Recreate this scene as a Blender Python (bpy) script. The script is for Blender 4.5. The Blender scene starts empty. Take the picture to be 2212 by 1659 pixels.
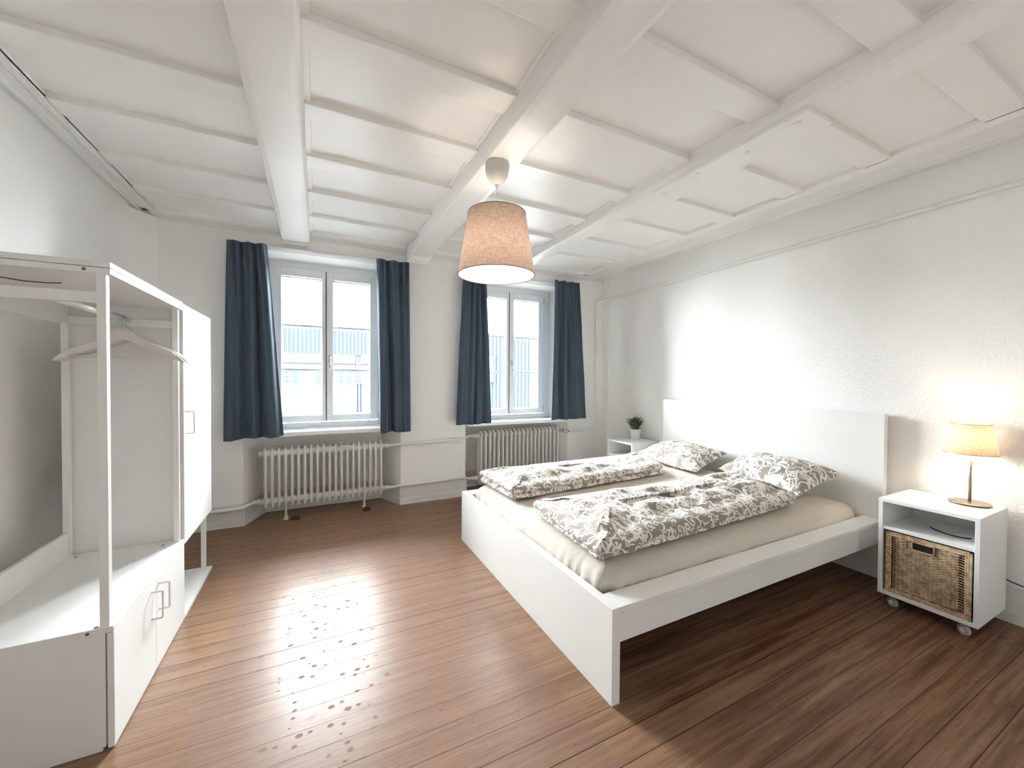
import bpy, math, random
from mathutils import Vector, Matrix, noise
random.seed(7)
sc = bpy.context.scene
COL = sc.collection
PI = math.pi

# ------------------------------------------------------------------ camera, sky, lights, exposure
cam_d = bpy.data.cameras.new('camera')
cam = bpy.data.objects.new('camera', cam_d); COL.objects.link(cam)
cam_d.sensor_width = 36.0; cam_d.lens = 13.803; cam_d.clip_start = 0.02; cam_d.clip_end = 300
Rm = Matrix(((0.8947561, 0.0015387, -0.4465525), (-0.4465157, 0.0163634, -0.8946261), (0.0059306, 0.9998649, 0.0153283)))
cam.matrix_world = Matrix.Translation((0, 0, 1.27)) @ Rm.to_4x4()
sc.camera = cam

world = bpy.data.worlds.new('sky'); sc.world = world; world.use_nodes = True
bg = world.node_tree.nodes['Background']
bg.inputs[0].default_value = (0.92, 0.965, 1.0, 1); bg.inputs[1].default_value = 22.5

def light(name, kind, loc, energy, color, size=0.1, rot=(0, 0, 0), **kw):
    d = bpy.data.lights.new(name, kind); d.energy = energy; d.color = color
    o = bpy.data.objects.new(name, d); COL.objects.link(o); o.location = loc; o.rotation_euler = rot
    if kind == 'AREA':
        d.shape = 'RECTANGLE'; d.size = size; d.size_y = kw.get('size_y', size)
    else:
        d.shadow_soft_size = size
    if kw.get('portal'): d.cycles.is_portal = True
    return o
SY = 4.36
for cxw in (0.088, 2.05):
    light('window_portal', 'AREA', (cxw, SY, 1.56), 1, (1, 1, 1), 1.06, (-PI/2, 0, 0), size_y=1.5, portal=True)
light('back_fill_light', 'AREA', (1.3, -1.72, 1.25), 1.0, (0.92, 0.97, 1), 1.4, (PI/2, 0, 0), size_y=1.0)     # added fill light behind the camera, set in an invented window
# lamp bulbs
light('pendant_bulb', 'POINT', (0.887, 1.975, 1.98), 1.6, (1.0, 0.86, 0.72), 0.035)
light('table_lamp_bulb', 'POINT', (3.165, 0.785, 0.955), 0.64, (1.0, 0.76, 0.50), 0.022)

sc.view_settings.view_transform = 'Standard'; sc.view_settings.look = 'None'
sc.view_settings.exposure = 2.52; sc.view_settings.gamma = 1.0; sc.view_settings.use_curve_mapping = False
sc.cycles.use_denoising = True
sc.cycles.max_bounces = 12; sc.cycles.diffuse_bounces = 8; sc.cycles.glossy_bounces = 5
sc.cycles.transmission_bounces = 8; sc.cycles.transparent_max_bounces = 12
sc.cycles.sample_clamp_indirect = 8.0

# ------------------------------------------------------------------ node helpers / materials
class NT:
    def __init__(s, name):
        s.m = bpy.data.materials.new(name); s.m.use_nodes = True; s.t = s.m.node_tree
        s.b = s.t.nodes['Principled BSDF']; s.out = s.t.nodes['Material Output']
    def n(s, typ, **kw):
        nd = s.t.nodes.new(typ)
        for k, v in kw.items(): setattr(nd, k, v)
        return nd
    def l(s, a, b): s.t.links.new(a, b)
    def val(s, sock, v):
        if hasattr(v, 'links') or hasattr(v, 'is_linked'): s.l(v, sock)
        else: sock.default_value = v
    def math(s, op, a, b=None, c=None, clamp=False):
        nd = s.n('ShaderNodeMath', operation=op); nd.use_clamp = clamp
        for i, v in enumerate((a, b, c)):
            if v is not None: s.val(nd.inputs[i], v)
        return nd.outputs[0]
    def vmath(s, op, a, b=None):
        nd = s.n('ShaderNodeVectorMath', operation=op)
        s.val(nd.inputs[0], a)
        if b is not None: s.val(nd.inputs[1], b)
        return nd.outputs['Value'] if op in ('LENGTH', 'DOT_PRODUCT', 'DISTANCE') else nd.outputs[0]
    def mix(s, f, a, b, typ='MIX'):
        nd = s.n('ShaderNodeMix', data_type='RGBA', blend_type=typ)
        s.val(nd.inputs[0], f); s.val(nd.inputs[6], a); s.val(nd.inputs[7], b)
        return nd.outputs[2]
    def noise(s, vec, scale, detail=3, rough=0.5, dist=0.0, col=False):
        nd = s.n('ShaderNodeTexNoise'); nd.inputs['Scale'].default_value = scale
        nd.inputs['Detail'].default_value = detail; nd.inputs['Roughness'].default_value = rough
        nd.inputs['Distortion'].default_value = dist
        if vec is not None: s.l(vec, nd.inputs['Vector'])
        return nd.outputs['Color' if col else 'Fac']
    def coord(s, which='Object'):
        if not hasattr(s, '_tc'): s._tc = s.n('ShaderNodeTexCoord')
        return s._tc.outputs[which]
    def geo(s, which='Position'):
        if not hasattr(s, '_g'): s._g = s.n('ShaderNodeNewGeometry')
        return s._g.outputs[which]
    def mapping(s, vec, scale=(1, 1, 1), loc=(0, 0, 0), rot=(0, 0, 0)):
        nd = s.n('ShaderNodeMapping'); s.l(vec, nd.inputs[0])
        nd.inputs['Scale'].default_value = scale; nd.inputs['Location'].default_value = loc; nd.inputs['Rotation'].default_value = rot
        return nd.outputs[0]
    def sep(s, v):
        nd = s.n('ShaderNodeSeparateXYZ'); s.l(v, nd.inputs[0]); return nd.outputs
    def comb(s, x, y, z=0.0):
        nd = s.n('ShaderNodeCombineXYZ')
        for i, v in enumerate((x, y, z)): s.val(nd.inputs[i], v)
        return nd.outputs[0]
    def ramp(s, f, stops):
        nd = s.n('ShaderNodeValToRGB'); s.l(f, nd.inputs[0]); r = nd.color_ramp
        while len(r.elements) < len(stops): r.elements.new(0.5)
        for e, (p, c) in zip(r.elements, stops): e.position = p; e.color = tuple(c) + (1,) if len(c) == 3 else c
        return nd.outputs[0]
    def smooth(s, x, lo, hi):
        nd = s.n('ShaderNodeMapRange', interpolation_type='SMOOTHSTEP'); s.val(nd.inputs[0], x)
        nd.inputs[1].default_value = lo; nd.inputs[2].default_value = hi; nd.inputs[3].default_value = 0; nd.inputs[4].default_value = 1
        return nd.outputs[0]
    def bump(s, h, strength=0.3, dist=0.01):
        nd = s.n('ShaderNodeBump'); nd.inputs['Strength'].default_value = strength; nd.inputs['Distance'].default_value = dist
        s.l(h, nd.inputs['Height']); s.l(nd.outputs[0], s.b.inputs['Normal']); return nd
    def base(s, v): s.val(s.b.inputs['Base Color'], v if not isinstance(v, tuple) else v + (1,) if len(v) == 3 else v)
    def rough(s, v): s.val(s.b.inputs['Roughness'], v)

def plain(name, col, rough=0.5, metal=0.0, var=0.03, bump=0.0, bscale=200):
    t = NT(name); p = t.coord('Object')
    f = t.noise(p, 6, 4)
    c0 = tuple(max(0, c * (1 - var)) for c in col) + (1,); c1 = tuple(min(1, c * (1 + var)) for c in col) + (1,)
    t.base(t.mix(f, c0, c1)); t.rough(rough); t.b.inputs['Metallic'].default_value = metal
    if bump: t.bump(t.noise(p, bscale, 3), bump, 0.002)
    return t.m

M = {}
def plaster(name, col, strength, scale, rough=0.75):
    t = NT(name); p = t.geo('Position')
    f = t.noise(p, 1.3, 4, 0.6)
    t.base(t.mix(f, tuple(c * 0.97 for c in col) + (1,), col + (1,))); t.rough(rough)
    h = t.math('ADD', t.noise(p, scale, 2, 0.5), t.math('MULTIPLY', t.noise(p, 7, 2), 1.2))
    t.bump(h, strength, 0.006)
    return t.m
M['wall'] = plaster('white_plaster', (0.87, 0.86, 0.84), 0.25, 60)
M['wall_rough'] = plaster('rough_white_plaster', (0.87, 0.86, 0.84), 0.55, 75)

def ceiling_paint(name, sx, sy):
    t = NT(name); p = t.geo('Position')
    g = t.noise(t.mapping(p, (sx * 0.5, sy * 0.8, 12)), 1.0, 2, 0.45)
    t.base(t.mix(t.noise(p, 2.2, 3), (0.84, 0.83, 0.81, 1), (0.87, 0.86, 0.845, 1)))
    t.rough(t.math('ADD', 0.27, t.math('MULTIPLY', g, 0.14)))
    h = t.math('ADD', g, t.math('MULTIPLY', t.noise(p, 3.0, 2), 0.8))
    t.bump(h, 0.14, 0.004); return t.m
M['ceil'] = ceiling_paint('glossy_white_ceiling_paint', 3, 42)
M['beam'] = ceiling_paint('glossy_white_beam_paint', 42, 3)
M['trim'] = plain('white_trim_paint', (0.76, 0.755, 0.735), 0.4, bump=0.08, bscale=40)
M['basebd'] = plain('grey_white_baseboard_paint', (0.66, 0.645, 0.61), 0.45, bump=0.08, bscale=40)
M['frame'] = plain('white_window_lacquer', (0.78, 0.80, 0.80), 0.35)
M['sill'] = plain('white_sill_lacquer', (0.85, 0.85, 0.84), 0.3)
M['seal'] = plain('dark_rubber_seal', (0.08, 0.08, 0.085), 0.7)
M['white'] = plain('white_melamine', (0.80, 0.80, 0.79), 0.38)
M['white_foil'] = plain('white_foil_furniture', (0.79, 0.785, 0.765), 0.42)
M['white_back'] = plain('matt_white_fibreboard', (0.72, 0.71, 0.69), 0.6)
M['rad'] = plain('cream_radiator_enamel', (0.68, 0.665, 0.63), 0.42, bump=0.1, bscale=60)
M['pipe'] = plain('painted_pipe_enamel', (0.78, 0.77, 0.74), 0.42, bump=0.1, bscale=50)
M['metal'] = plain('satin_metal', (0.55, 0.55, 0.54), 0.3, 0.9)
M['chrome'] = plain('chrome', (0.75, 0.75, 0.75), 0.15, 1.0)
M['nickel'] = plain('brushed_nickel', (0.42, 0.35, 0.28), 0.33, 1.0, var=0.08)
M['handle'] = plain('white_enamel_handle', (0.70, 0.69, 0.68), 0.35)
M['dark'] = plain('black_plastic', (0.015, 0.015, 0.016), 0.5)
M['castor'] = plain('grey_rubber_tyre', (0.42, 0.43, 0.42), 0.5)
M['screw'] = plain('dark_cam_lock', (0.16, 0.16, 0.16), 0.5, 0.5)
M['woodblock'] = plain('dark_wood_block', (0.05, 0.028, 0.018), 0.6, var=0.3)
M['plastic_cup'] = plain('grey_white_plastic', (0.62, 0.60, 0.57), 0.45)
M['pot'] = plain('white_ceramic', (0.80, 0.80, 0.78), 0.35)
M['soil'] = plain('dark_soil', (0.012, 0.012, 0.01), 0.9)
M['hangerwood'] = plain('white_stained_wood', (0.70, 0.67, 0.64), 0.55, var=0.06, bump=0.1, bscale=80)

t = NT('artificial_green_leaf'); p = t.coord('Object')
t.base(t.mix(t.smooth(t.noise(p, 60, 2), 0.35, 0.7), (0.012, 0.022, 0.010, 1), (0.13, 0.17, 0.085, 1))); t.rough(0.45); M['leaf'] = t.m

# window glass: see-through with a faint reflection
t = NT('clear_window_glass'); fr = t.n('ShaderNodeFresnel'); fr.inputs[0].default_value = 1.35
gl = t.n('ShaderNodeBsdfGlossy'); gl.inputs['Roughness'].default_value = 0.02; tr = t.n('ShaderNodeBsdfTransparent')
tr.inputs[0].default_value = (0.96, 0.98, 0.98, 1)
mx = t.n('ShaderNodeMixShader'); t.l(fr.outputs[0], mx.inputs[0]); t.l(tr.outputs[0], mx.inputs[1]); t.l(gl.outputs[0], mx.inputs[2])
t.l(mx.outputs[0], t.out.inputs[0]); M['glass'] = t.m

M['frosted'] = plain('frosted_glass', (0.8, 0.8, 0.8), 0.4)
# floor boards
t = NT('worn_pine_floorboards'); pos = t.geo('Position'); X, Y, Z = t.sep(pos)
PITCH, ORG = 0.1015, 1.779
yy = t.math('DIVIDE', t.math('SUBTRACT', Y, ORG), PITCH)
idx = t.math('FLOOR', yy); fr = t.math('SUBTRACT', yy, idx)
wn = t.n('ShaderNodeTexWhiteNoise', noise_dimensions='1D'); t.l(idx, wn.inputs['W']); rnd = wn.outputs[0]
wn2 = t.n('ShaderNodeTexWhiteNoise', noise_dimensions='1D'); t.l(t.math('ADD', idx, 37.3), wn2.inputs['W']); rnd2 = wn2.outputs[0]
gv = t.comb(t.math('ADD', t.math('MULTIPLY', X, 1.6), t.math('MULTIPLY', rnd, 31.0)), t.math('MULTIPLY', Y, 34.0), rnd)
grain = t.noise(gv, 1.0, 6, 0.62, 0.35)
gv2 = t.comb(t.math('ADD', t.math('MULTIPLY', X, 0.7), t.math('MULTIPLY', rnd2, 17.0)), t.math('MULTIPLY', Y, 10.0), rnd2)
streak = t.noise(gv2, 1.0, 4, 0.6, 0.6)
blot = t.noise(pos, 3.2, 5, 0.62, 0.3)
c = t.mix(t.smooth(grain, 0.36, 0.64), (0.125, 0.058, 0.034, 1), (0.31, 0.175, 0.112, 1))
c = t.mix(t.math('MULTIPLY', t.smooth(streak, 0.45, 0.75), 0.55), c, (0.50, 0.33, 0.225, 1))
c = t.mix(t.math('MULTIPLY', rnd2, 0.22), c, (0.44, 0.27, 0.17, 1))
# greyer band between wardrobe and bed
midband = t.math('MULTIPLY', t.smooth(t.math('ADD', X, t.math('MULTIPLY', blot, 0.04)), -0.40, -0.36), t.math('SUBTRACT', 1.0, t.smooth(t.math('ADD', X, t.math('MULTIPLY', blot, 0.04)), 0.89, 0.93)))
midband = t.math('MULTIPLY', midband, t.math('SUBTRACT', 1.0, t.smooth(Y, 3.15, 3.35)))
notbedshade = t.math('SUBTRACT', 1.0, t.smooth(X, 1.05, 1.35))  # bed's shade put into the colour: boards stay darker from the footboard on
c = t.mix(t.math('MULTIPLY', notbedshade, 0.45), c, (0.43, 0.28, 0.185, 1))
c = t.mix(t.math('MULTIPLY', midband, 0.55), c, (0.30, 0.195, 0.155, 1))
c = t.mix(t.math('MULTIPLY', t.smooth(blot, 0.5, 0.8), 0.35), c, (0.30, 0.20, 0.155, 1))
# scratches, knots and little dark nicks
vo = t.n('ShaderNodeTexVoronoi', feature='F1', voronoi_dimensions='2D'); vo.inputs['Scale'].default_value = 3.1
t.l(t.mapping(pos, (0.45, 1.7, 1)), vo.inputs['Vector'])
nick = t.math('LESS_THAN', vo.outputs['Distance'], 0.007)
c = t.mix(t.math('MULTIPLY', nick, 0.85), c, (0.03, 0.012, 0.008, 1))
edge = t.math('MINIMUM', fr, t.math('SUBTRACT', 1.0, fr))
gapw = t.math('ADD', 0.008, t.math('MULTIPLY', t.math('MULTIPLY', rnd, rnd), 0.016))
gap = t.math('LESS_THAN', edge, gapw)
gs = t.math('ADD', 0.5, t.math('MULTIPLY', rnd, 0.5))
c = t.mix(t.math('MULTIPLY', gap, gs), c, (0.035, 0.014, 0.009, 1))
fib = t.noise(t.comb(t.math('MULTIPLY', X, 5.0), t.math('MULTIPLY', Y, 150.0), rnd), 1.0, 4, 0.7)
c = t.mix(t.math('MULTIPLY', t.smooth(fib, 0.45, 0.72), 0.40), c, (0.11, 0.055, 0.035, 1))
c = t.mix(t.math('MULTIPLY', t.smooth(t.noise(pos, 38, 5, 0.75), 0.60, 0.72), 0.22), c, (0.52, 0.38, 0.29, 1))
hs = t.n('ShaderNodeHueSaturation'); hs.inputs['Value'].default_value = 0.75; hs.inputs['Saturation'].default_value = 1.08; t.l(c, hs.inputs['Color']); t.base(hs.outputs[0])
vd = t.n('ShaderNodeTexVoronoi', feature='F1', voronoi_dimensions='2D'); vd.inputs['Scale'].default_value = 23; t.l(t.mapping(pos, (0.8, 1, 1)), vd.inputs['Vector'])
vr = t.sep(vd.outputs['Color'])
drop = t.math('MULTIPLY', t.math('LESS_THAN', vd.outputs['Distance'], t.math('MULTIPLY', vr[0], 0.24)), t.math('GREATER_THAN', vr[1], 0.45))
r = t.math('ADD', 0.265, t.math('MULTIPLY', blot, 0.10))
r = t.math('ADD', r, t.math('MULTIPLY', t.smooth(t.noise(pos, 26, 4, 0.7), 0.52, 0.7), 0.10))
r = t.math('ADD', r, t.math('MULTIPLY', drop, 0.35)); r = t.math('ADD', r, t.math('MULTIPLY', gap, 0.4))
t.rough(r); t.b.inputs['Specular IOR Level'].default_value = 0.12
h = t.math('SUBTRACT', t.math('MULTIPLY', grain, 0.15), t.math('MULTIPLY', gap, 1.0))
h = t.math('ADD', h, t.math('MULTIPLY', t.noise(t.comb(t.math('MULTIPLY', X, 0.8), yy, 0.0), 1.2, 2), 0.5))
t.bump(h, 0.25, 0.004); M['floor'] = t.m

# bed linen: taupe cotton with a printed white scroll and leaf pattern
def damask():
    t = NT('taupe_scroll_print_cotton'); uv = t.coord('UV')
    wob = t.noise(uv, 9, 2, 0.5, col=True)
    wv = t.n('ShaderNodeVectorMath', operation='SCALE'); t.l(t.vmath('SUBTRACT', wob, (0.5, 0.5, 0.5)), wv.inputs[0]); wv.inputs['Scale'].default_value = 0.035
    q = t.vmath('ADD', uv, wv.outputs[0])
    def cell(sc_, seed, rnd_=0.7):
        v = t.n('ShaderNodeTexVoronoi', feature='F1', voronoi_dimensions='2D'); v.inputs['Scale'].default_value = sc_
        v.inputs['Randomness'].default_value = rnd_
        qq = t.vmath('ADD', q, (seed, seed * 0.7, 0)); t.l(qq, v.inputs['Vector'])
        sq = t.n('ShaderNodeVectorMath', operation='SCALE'); t.l(t.vmath('SUBTRACT', qq, v.outputs['Position']), sq.inputs[0]); sq.inputs['Scale'].default_value = sc_
        lx, ly, lz = t.sep(sq.outputs[0]); cc = t.sep(v.outputs['Color'])
        ang = t.math('ADD', t.math('ARCTAN2', ly, lx), t.math('MULTIPLY', cc[0], 6.283))
        rr = t.math('SQRT', t.math('ADD', t.math('MULTIPLY', lx, lx), t.math('MULTIPLY', ly, ly)))
        return ang, rr, cc
    total = None
    def put(m):
        nonlocal total
        total = m if total is None else t.math('MAXIMUM', total, m)
    # single-line scrolls that thin out towards the tip
    for sc_, seed, tw in ((7.5, 0.0, 5.2), (10.5, 2.9, 4.4)):
        ang, rr, cc = cell(sc_, seed)
        sgn = t.math('SUBTRACT', t.math('MULTIPLY', t.math('GREATER_THAN', cc[1], 0.5), 2.0), 1.0)
        lg = t.math('LOGARITHM', t.math('ADD', rr, 0.03), 2.718)
        w = t.math('COSINE', t.math('ADD', ang, t.math('MULTIPLY', t.math('MULTIPLY', lg, sgn), tw)))
        thr = t.math('ADD', 0.50, t.math('MULTIPLY', rr, 0.95))
        put(t.math('MULTIPLY', t.math('GREATER_THAN', w, thr), t.math('LESS_THAN', rr, 0.44)))
    # fans of leaves
    for sc_, seed, k, lean in ((6.2, 5.1, 3.5, 0.5), (9.0, 7.7, 4.5, 0.9), (17.0, 11.3, 1.5, 0.0)):
        ang, rr, cc = cell(sc_, seed)
        a2 = t.math('ADD', ang, t.math('MULTIPLY', rr, lean * 3.0))
        lobe = t.math('POWER', t.math('ABSOLUTE', t.math('SINE', t.math('MULTIPLY', a2, k))), 1.6)
        half_ = t.math('ADD', 0.35, t.math('MULTIPLY', t.math('COSINE', a2), 0.65), clamp=True)
        lim = t.math('MULTIPLY', t.math('MULTIPLY', lobe, half_), 0.50)
        put(t.math('MULTIPLY', t.math('LESS_THAN', rr, lim), t.math('GREATER_THAN', rr, 0.05)))
    # thin running stems
    n1 = t.noise(q, 4.2, 1, 0.3, 0.6)
    put(t.math('LESS_THAN', t.math('ABSOLUTE', t.math('SUBTRACT', t.math('FRACT', t.math('MULTIPLY', n1, 4.0)), 0.5)), 0.03))
    c = t.mix(total, (0.285, 0.245, 0.205, 1), (0.80, 0.765, 0.72, 1))
    t.base(c); t.rough(0.85); t.b.inputs['Sheen Weight'].default_value = 0.15
    h = t.math('ADD', t.noise(uv, 26, 3, 0.6, 0.4), t.math('MULTIPLY', t.noise(t.mapping(uv, (1, 3.5, 1)), 18, 3, 0.6, 0.5), 0.7))
    t.bump(h, 0.35, 0.008)
    return t.m
M['damask'] = damask()

t = NT('sand_cotton_sheet'); p = t.geo('Position')
t.base(t.mix(t.noise(p, 30, 3), (0.56, 0.51, 0.445, 1), (0.61, 0.56, 0.49, 1))); t.rough(0.8)
hh = t.math('ADD', t.noise(t.mapping(p, (5, 9, 6)), 1.5, 3, 0.5, 0.6), t.math('MULTIPLY', t.noise(p, 160, 2), 0.03))
t.bump(hh, 0.45, 0.014); M['sheet'] = t.m

# curtains
t = NT('slate_blue_curtain_cloth'); uv = t.coord('UV')
U, V, W = t.sep(uv)
thread = t.noise(t.mapping(uv, (90, 2.0, 1)), 1.0, 2, 0.7)
f = t.smooth(thread, 0.66, 0.80)
base = t.mix(t.noise(t.mapping(uv, (300, 300, 1)), 1.0, 2), (0.042, 0.067, 0.098, 1), (0.066, 0.099, 0.140, 1))
t.base(t.mix(t.math('MULTIPLY', f, 0.35), base, (0.11, 0.14, 0.165, 1))); t.rough(0.85)
t.b.inputs['Sheen Weight'].default_value = 0.12
t.bump(t.noise(t.mapping(uv, (220, 220, 1)), 1.0, 2), 0.25, 0.002); M['curtain'] = t.m

# lamp shades: linen that lets the bulb glow through
def shade_mat(name, col, tcol, mixf):
    t = NT(name); uv = t.coord('UV')
    w = t.math('ADD', t.noise(t.mapping(uv, (18, 260, 1)), 1.0, 3, 0.7), t.noise(t.mapping(uv, (240, 30, 1)), 1.0, 3, 0.7))
    f = t.smooth(w, 0.75, 1.25)
    d = t.n('ShaderNodeBsdfDiffuse'); tr = t.n('ShaderNodeBsdfTranslucent'); mx = t.n('ShaderNodeMixShader')
    t.l(t.mix(t.geo('Backfacing'), t.mix(f, tuple(c * 0.62 for c in col) + (1,), col + (1,)), (0.84, 0.82, 0.76, 1)), d.inputs[0])
    t.l(t.mix(f, tuple(c * 0.5 for c in tcol) + (1,), tcol + (1,)), tr.inputs[0])
    mx.inputs[0].default_value = mixf; t.l(d.outputs[0], mx.inputs[1]); t.l(tr.outputs[0], mx.inputs[2]); t.l(mx.outputs[0], t.out.inputs[0])
    return t.m
M['shade'] = shade_mat('beige_linen_shade', (0.40, 0.315, 0.27), (0.36, 0.265, 0.215), 0.40)
M['shade_in'] = plain('white_shade_lining', (0.85, 0.83, 0.78), 0.7)
M['shade_small'] = shade_mat('light_linen_shade', (0.60, 0.52, 0.44), (0.40, 0.32, 0.235), 0.32)
# wicker
t = NT('natural_wicker'); p = t.coord('Object')
t.base(t.mix(t.smooth(t.noise(p, 38, 4, 0.7, 0.3), 0.3, 0.72), (0.32, 0.19, 0.10, 1), (0.74, 0.59, 0.40, 1))); t.rough(0.6)
t.bump(t.noise(t.mapping(p, (60, 60, 400)), 1.0, 2), 0.3, 0.002); M['wicker'] = t.m
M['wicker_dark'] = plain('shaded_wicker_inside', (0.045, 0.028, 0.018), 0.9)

# outside
_plain = plain
def plain(*a, **k):
    m_ = _plain(*a, **k); m_.node_tree.nodes['Principled BSDF'].inputs['Specular IOR Level'].default_value = 0.0; return m_
def corr(name, c0, c1, scale):
    t = NT(name); x, y, z = t.sep(t.geo('Position'))
    w = t.math('SINE', t.math('MULTIPLY', x, scale))
    c = t.mix(t.smooth(w, 0.1, 0.9), c0 + (1,), c1 + (1,))
    t.base(t.mix(t.math('MULTIPLY', t.noise(t.geo('Position'), 3, 3), 0.3), c, c1 + (1,))); t.rough(0.6); return t.m
M['blue_siding'] = plain('blue_corrugated_steel', (0.0135, 0.017, 0.0255), 0.6, var=0.1)
M['rail_steel'] = plain('blue_grey_railing_steel', (0.012, 0.016, 0.024), 0.6)
M['white_facade'] = plain('pale_facade_render', (0.045, 0.045, 0.045), 0.9)
M['pane_dark'] = plain('dark_window_pane', (0.012, 0.018, 0.019), 0.6)
M['lilac_post'] = plain('grey_steel_post', (0.010, 0.010, 0.014), 0.6)
M['ground'] = plain('pale_asphalt', (0.05, 0.05, 0.05), 0.9)

# ------------------------------------------------------------------ mesh helpers
def wloc(o):
    v = Vector((0, 0, 0))
    while o is not None: v += o.location; o = o.parent
    return v
class MB:
    def __init__(s): s.v = []; s.f = []; s.uv = None
    def add(s, vs, fs):
        n = len(s.v); s.v += [Vector(x) for x in vs]; s.f += [tuple(i + n for i in fc) for fc in fs]; return s
    def box(s, x0, x1, y0, y1, z0, z1):
        vs = [(x, y, z) for z in (z0, z1) for y in (y0, y1) for x in (x0, x1)]
        return s.add(vs, [(0, 2, 3, 1), (4, 5, 7, 6), (0, 1, 5, 4), (2, 6, 7, 3), (0, 4, 6, 2), (1, 3, 7, 5)])
    def prism(s, poly, z0, z1):       # poly in xy, counter-clockwise
        n = len(poly); vs = [(x, y, z0) for x, y in poly] + [(x, y, z1) for x, y in poly]
        return s.add(vs, [tuple(range(n - 1, -1, -1)), tuple(range(n, 2 * n))] + [(i, (i + 1) % n, n + (i + 1) % n, n + i) for i in range(n)])
    def prism_ax(s, poly, a0, a1, ax):   # poly (p,q) swept along axis ax: 0 -> (a,p,q), 1 -> (p,a,q)
        n = len(poly); mk = (lambda a, p, q: (a, p, q)) if ax == 0 else (lambda a, p, q: (p, a, q))
        vs = [mk(a0, p, q) for p, q in poly] + [mk(a1, p, q) for p, q in poly]
        return s.add(vs, [tuple(range(n - 1, -1, -1)), tuple(range(n, 2 * n))] + [(i, (i + 1) % n, n + (i + 1) % n, n + i) for i in range(n)])
    def tube(s, pts, r, seg=12, caps=True):
        pts = [Vector(p) for p in pts]; rs = r if isinstance(r, (list, tuple)) else [r] * len(pts)
        T0 = (pts[1] - pts[0]).normalized(); up = Vector((0, 0, 1)) if abs(T0.z) < 0.9 else Vector((1, 0, 0))
        N = T0.cross(up).normalized(); vs = []; prev = T0
        for i, p in enumerate(pts):
            if i == 0: T = T0
            elif i == len(pts) - 1: T = (pts[-1] - pts[-2]).normalized()
            else: T = ((pts[i + 1] - p).normalized() + (p - pts[i - 1]).normalized()).normalized()
            q = prev.rotation_difference(T); N = q @ N; N = (N - T * N.dot(T)).normalized(); prev = T; B = T.cross(N)
            for k in range(seg):
                a = 2 * PI * k / seg; vs.append(p + (N * math.cos(a) + B * math.sin(a)) * rs[i])
        fs = [(i * seg + k, i * seg + (k + 1) % seg, (i + 1) * seg + (k + 1) % seg, (i + 1) * seg + k) for i in range(len(pts) - 1) for k in range(seg)]
        if caps: fs += [tuple(range(seg - 1, -1, -1)), tuple((len(pts) - 1) * seg + k for k in range(seg))]
        return s.add(vs, fs)
    def lathe(s, prof, c, seg=32, close=True):   # prof [(r,z)]
        vs = []; n = len(prof)
        for r, z in prof:
            for k in range(seg):
                a = 2 * PI * k / seg; vs.append((c[0] + r * math.cos(a), c[1] + r * math.sin(a), c[2] + z))
        fs = [(i * seg + k, i * seg + (k + 1) % seg, (i + 1) * seg + (k + 1) % seg, (i + 1) * seg + k) for i in range(n - 1) for k in range(seg)]
        if close: fs += [tuple(range(seg - 1, -1, -1)), tuple((n - 1) * seg + k for k in range(seg))]
        return s.add(vs, fs)
    def build(s, name, mat, parent=None, smooth=False, bevel=0.0, uvs=None, solid=0.0, subsurf=0, segs=2):
        off = wloc(parent) if parent is not None else Vector((0, 0, 0))
        me = bpy.data.meshes.new(name); me.from_pydata([tuple(v - off) for v in s.v], [], s.f); me.update()
        me.materials.append(mat)
        if uvs is not None:
            ul = me.uv_layers.new(name='UVMap')
            for lp in me.loops: ul.data[lp.index].uv = uvs[lp.vertex_index]
        o = bpy.data.objects.new(name, me); COL.objects.link(o); o.parent = parent
        if smooth:
            for p_ in me.polygons: p_.use_smooth = True
        if bevel:
            b = o.modifiers.new('b', 'BEVEL'); b.width = bevel; b.segments = segs; b.limit_method = 'ANGLE'; b.angle_limit = 0.6
        if solid:
            m_ = o.modifiers.new('s', 'SOLIDIFY'); m_.thickness = solid; m_.offset = 0
        if subsurf:
            m_ = o.modifiers.new('ss', 'SUBSURF'); m_.levels = subsurf; m_.render_levels = subsurf
        return o
def smooth_by_angle(o, ang=0.7):
    me = o.data
    import bmesh
    bm = bmesh.new(); bm.from_mesh(me)
    for e in bm.edges: e.smooth = not (len(e.link_faces) == 2 and e.calc_face_angle(0) > ang)
    for f_ in bm.faces: f_.smooth = True
    bm.to_mesh(me); bm.free(); return o
def tag(o, label=None, cat=None, group=None, kind=None):
    if label: o['label'] = label
    if cat: o['category'] = cat
    if group: o['group'] = group
    if kind: o['kind'] = kind
    return o
def thing(name, loc, label, cat, group=None):
    o = bpy.data.objects.new(name, None); COL.objects.link(o); o.location = loc; o.empty_display_size = 0.1
    return tag(o, label, cat, group)
def copy_tree(o, parent=None):
    c = o.copy(); COL.objects.link(c); c.parent = parent
    for ch in list(o.children): copy_tree(ch, c)
    return c
def struct(o): o['kind'] = 'structure'; return o
def arc(p0, p1, p2, n=6):
    p0, p1, p2 = Vector(p0), Vector(p1), Vector(p2)
    return [p0 * (1 - t_) ** 2 + p1 * 2 * t_ * (1 - t_) + p2 * t_ * t_ for t_ in [i / n for i in range(n + 1)]]
def route(pts, r):      # polyline with rounded corners
    pts = [Vector(p) for p in pts]; out = [pts[0]]
    for i in range(1, len(pts) - 1):
        a = (pts[i - 1] - pts[i]); b = (pts[i + 1] - pts[i]); rr = min(r, a.length * 0.49, b.length * 0.49)
        out += arc(pts[i] + a.normalized() * rr, pts[i], pts[i] + b.normalized() * rr)
    return out + [pts[-1]]

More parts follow.
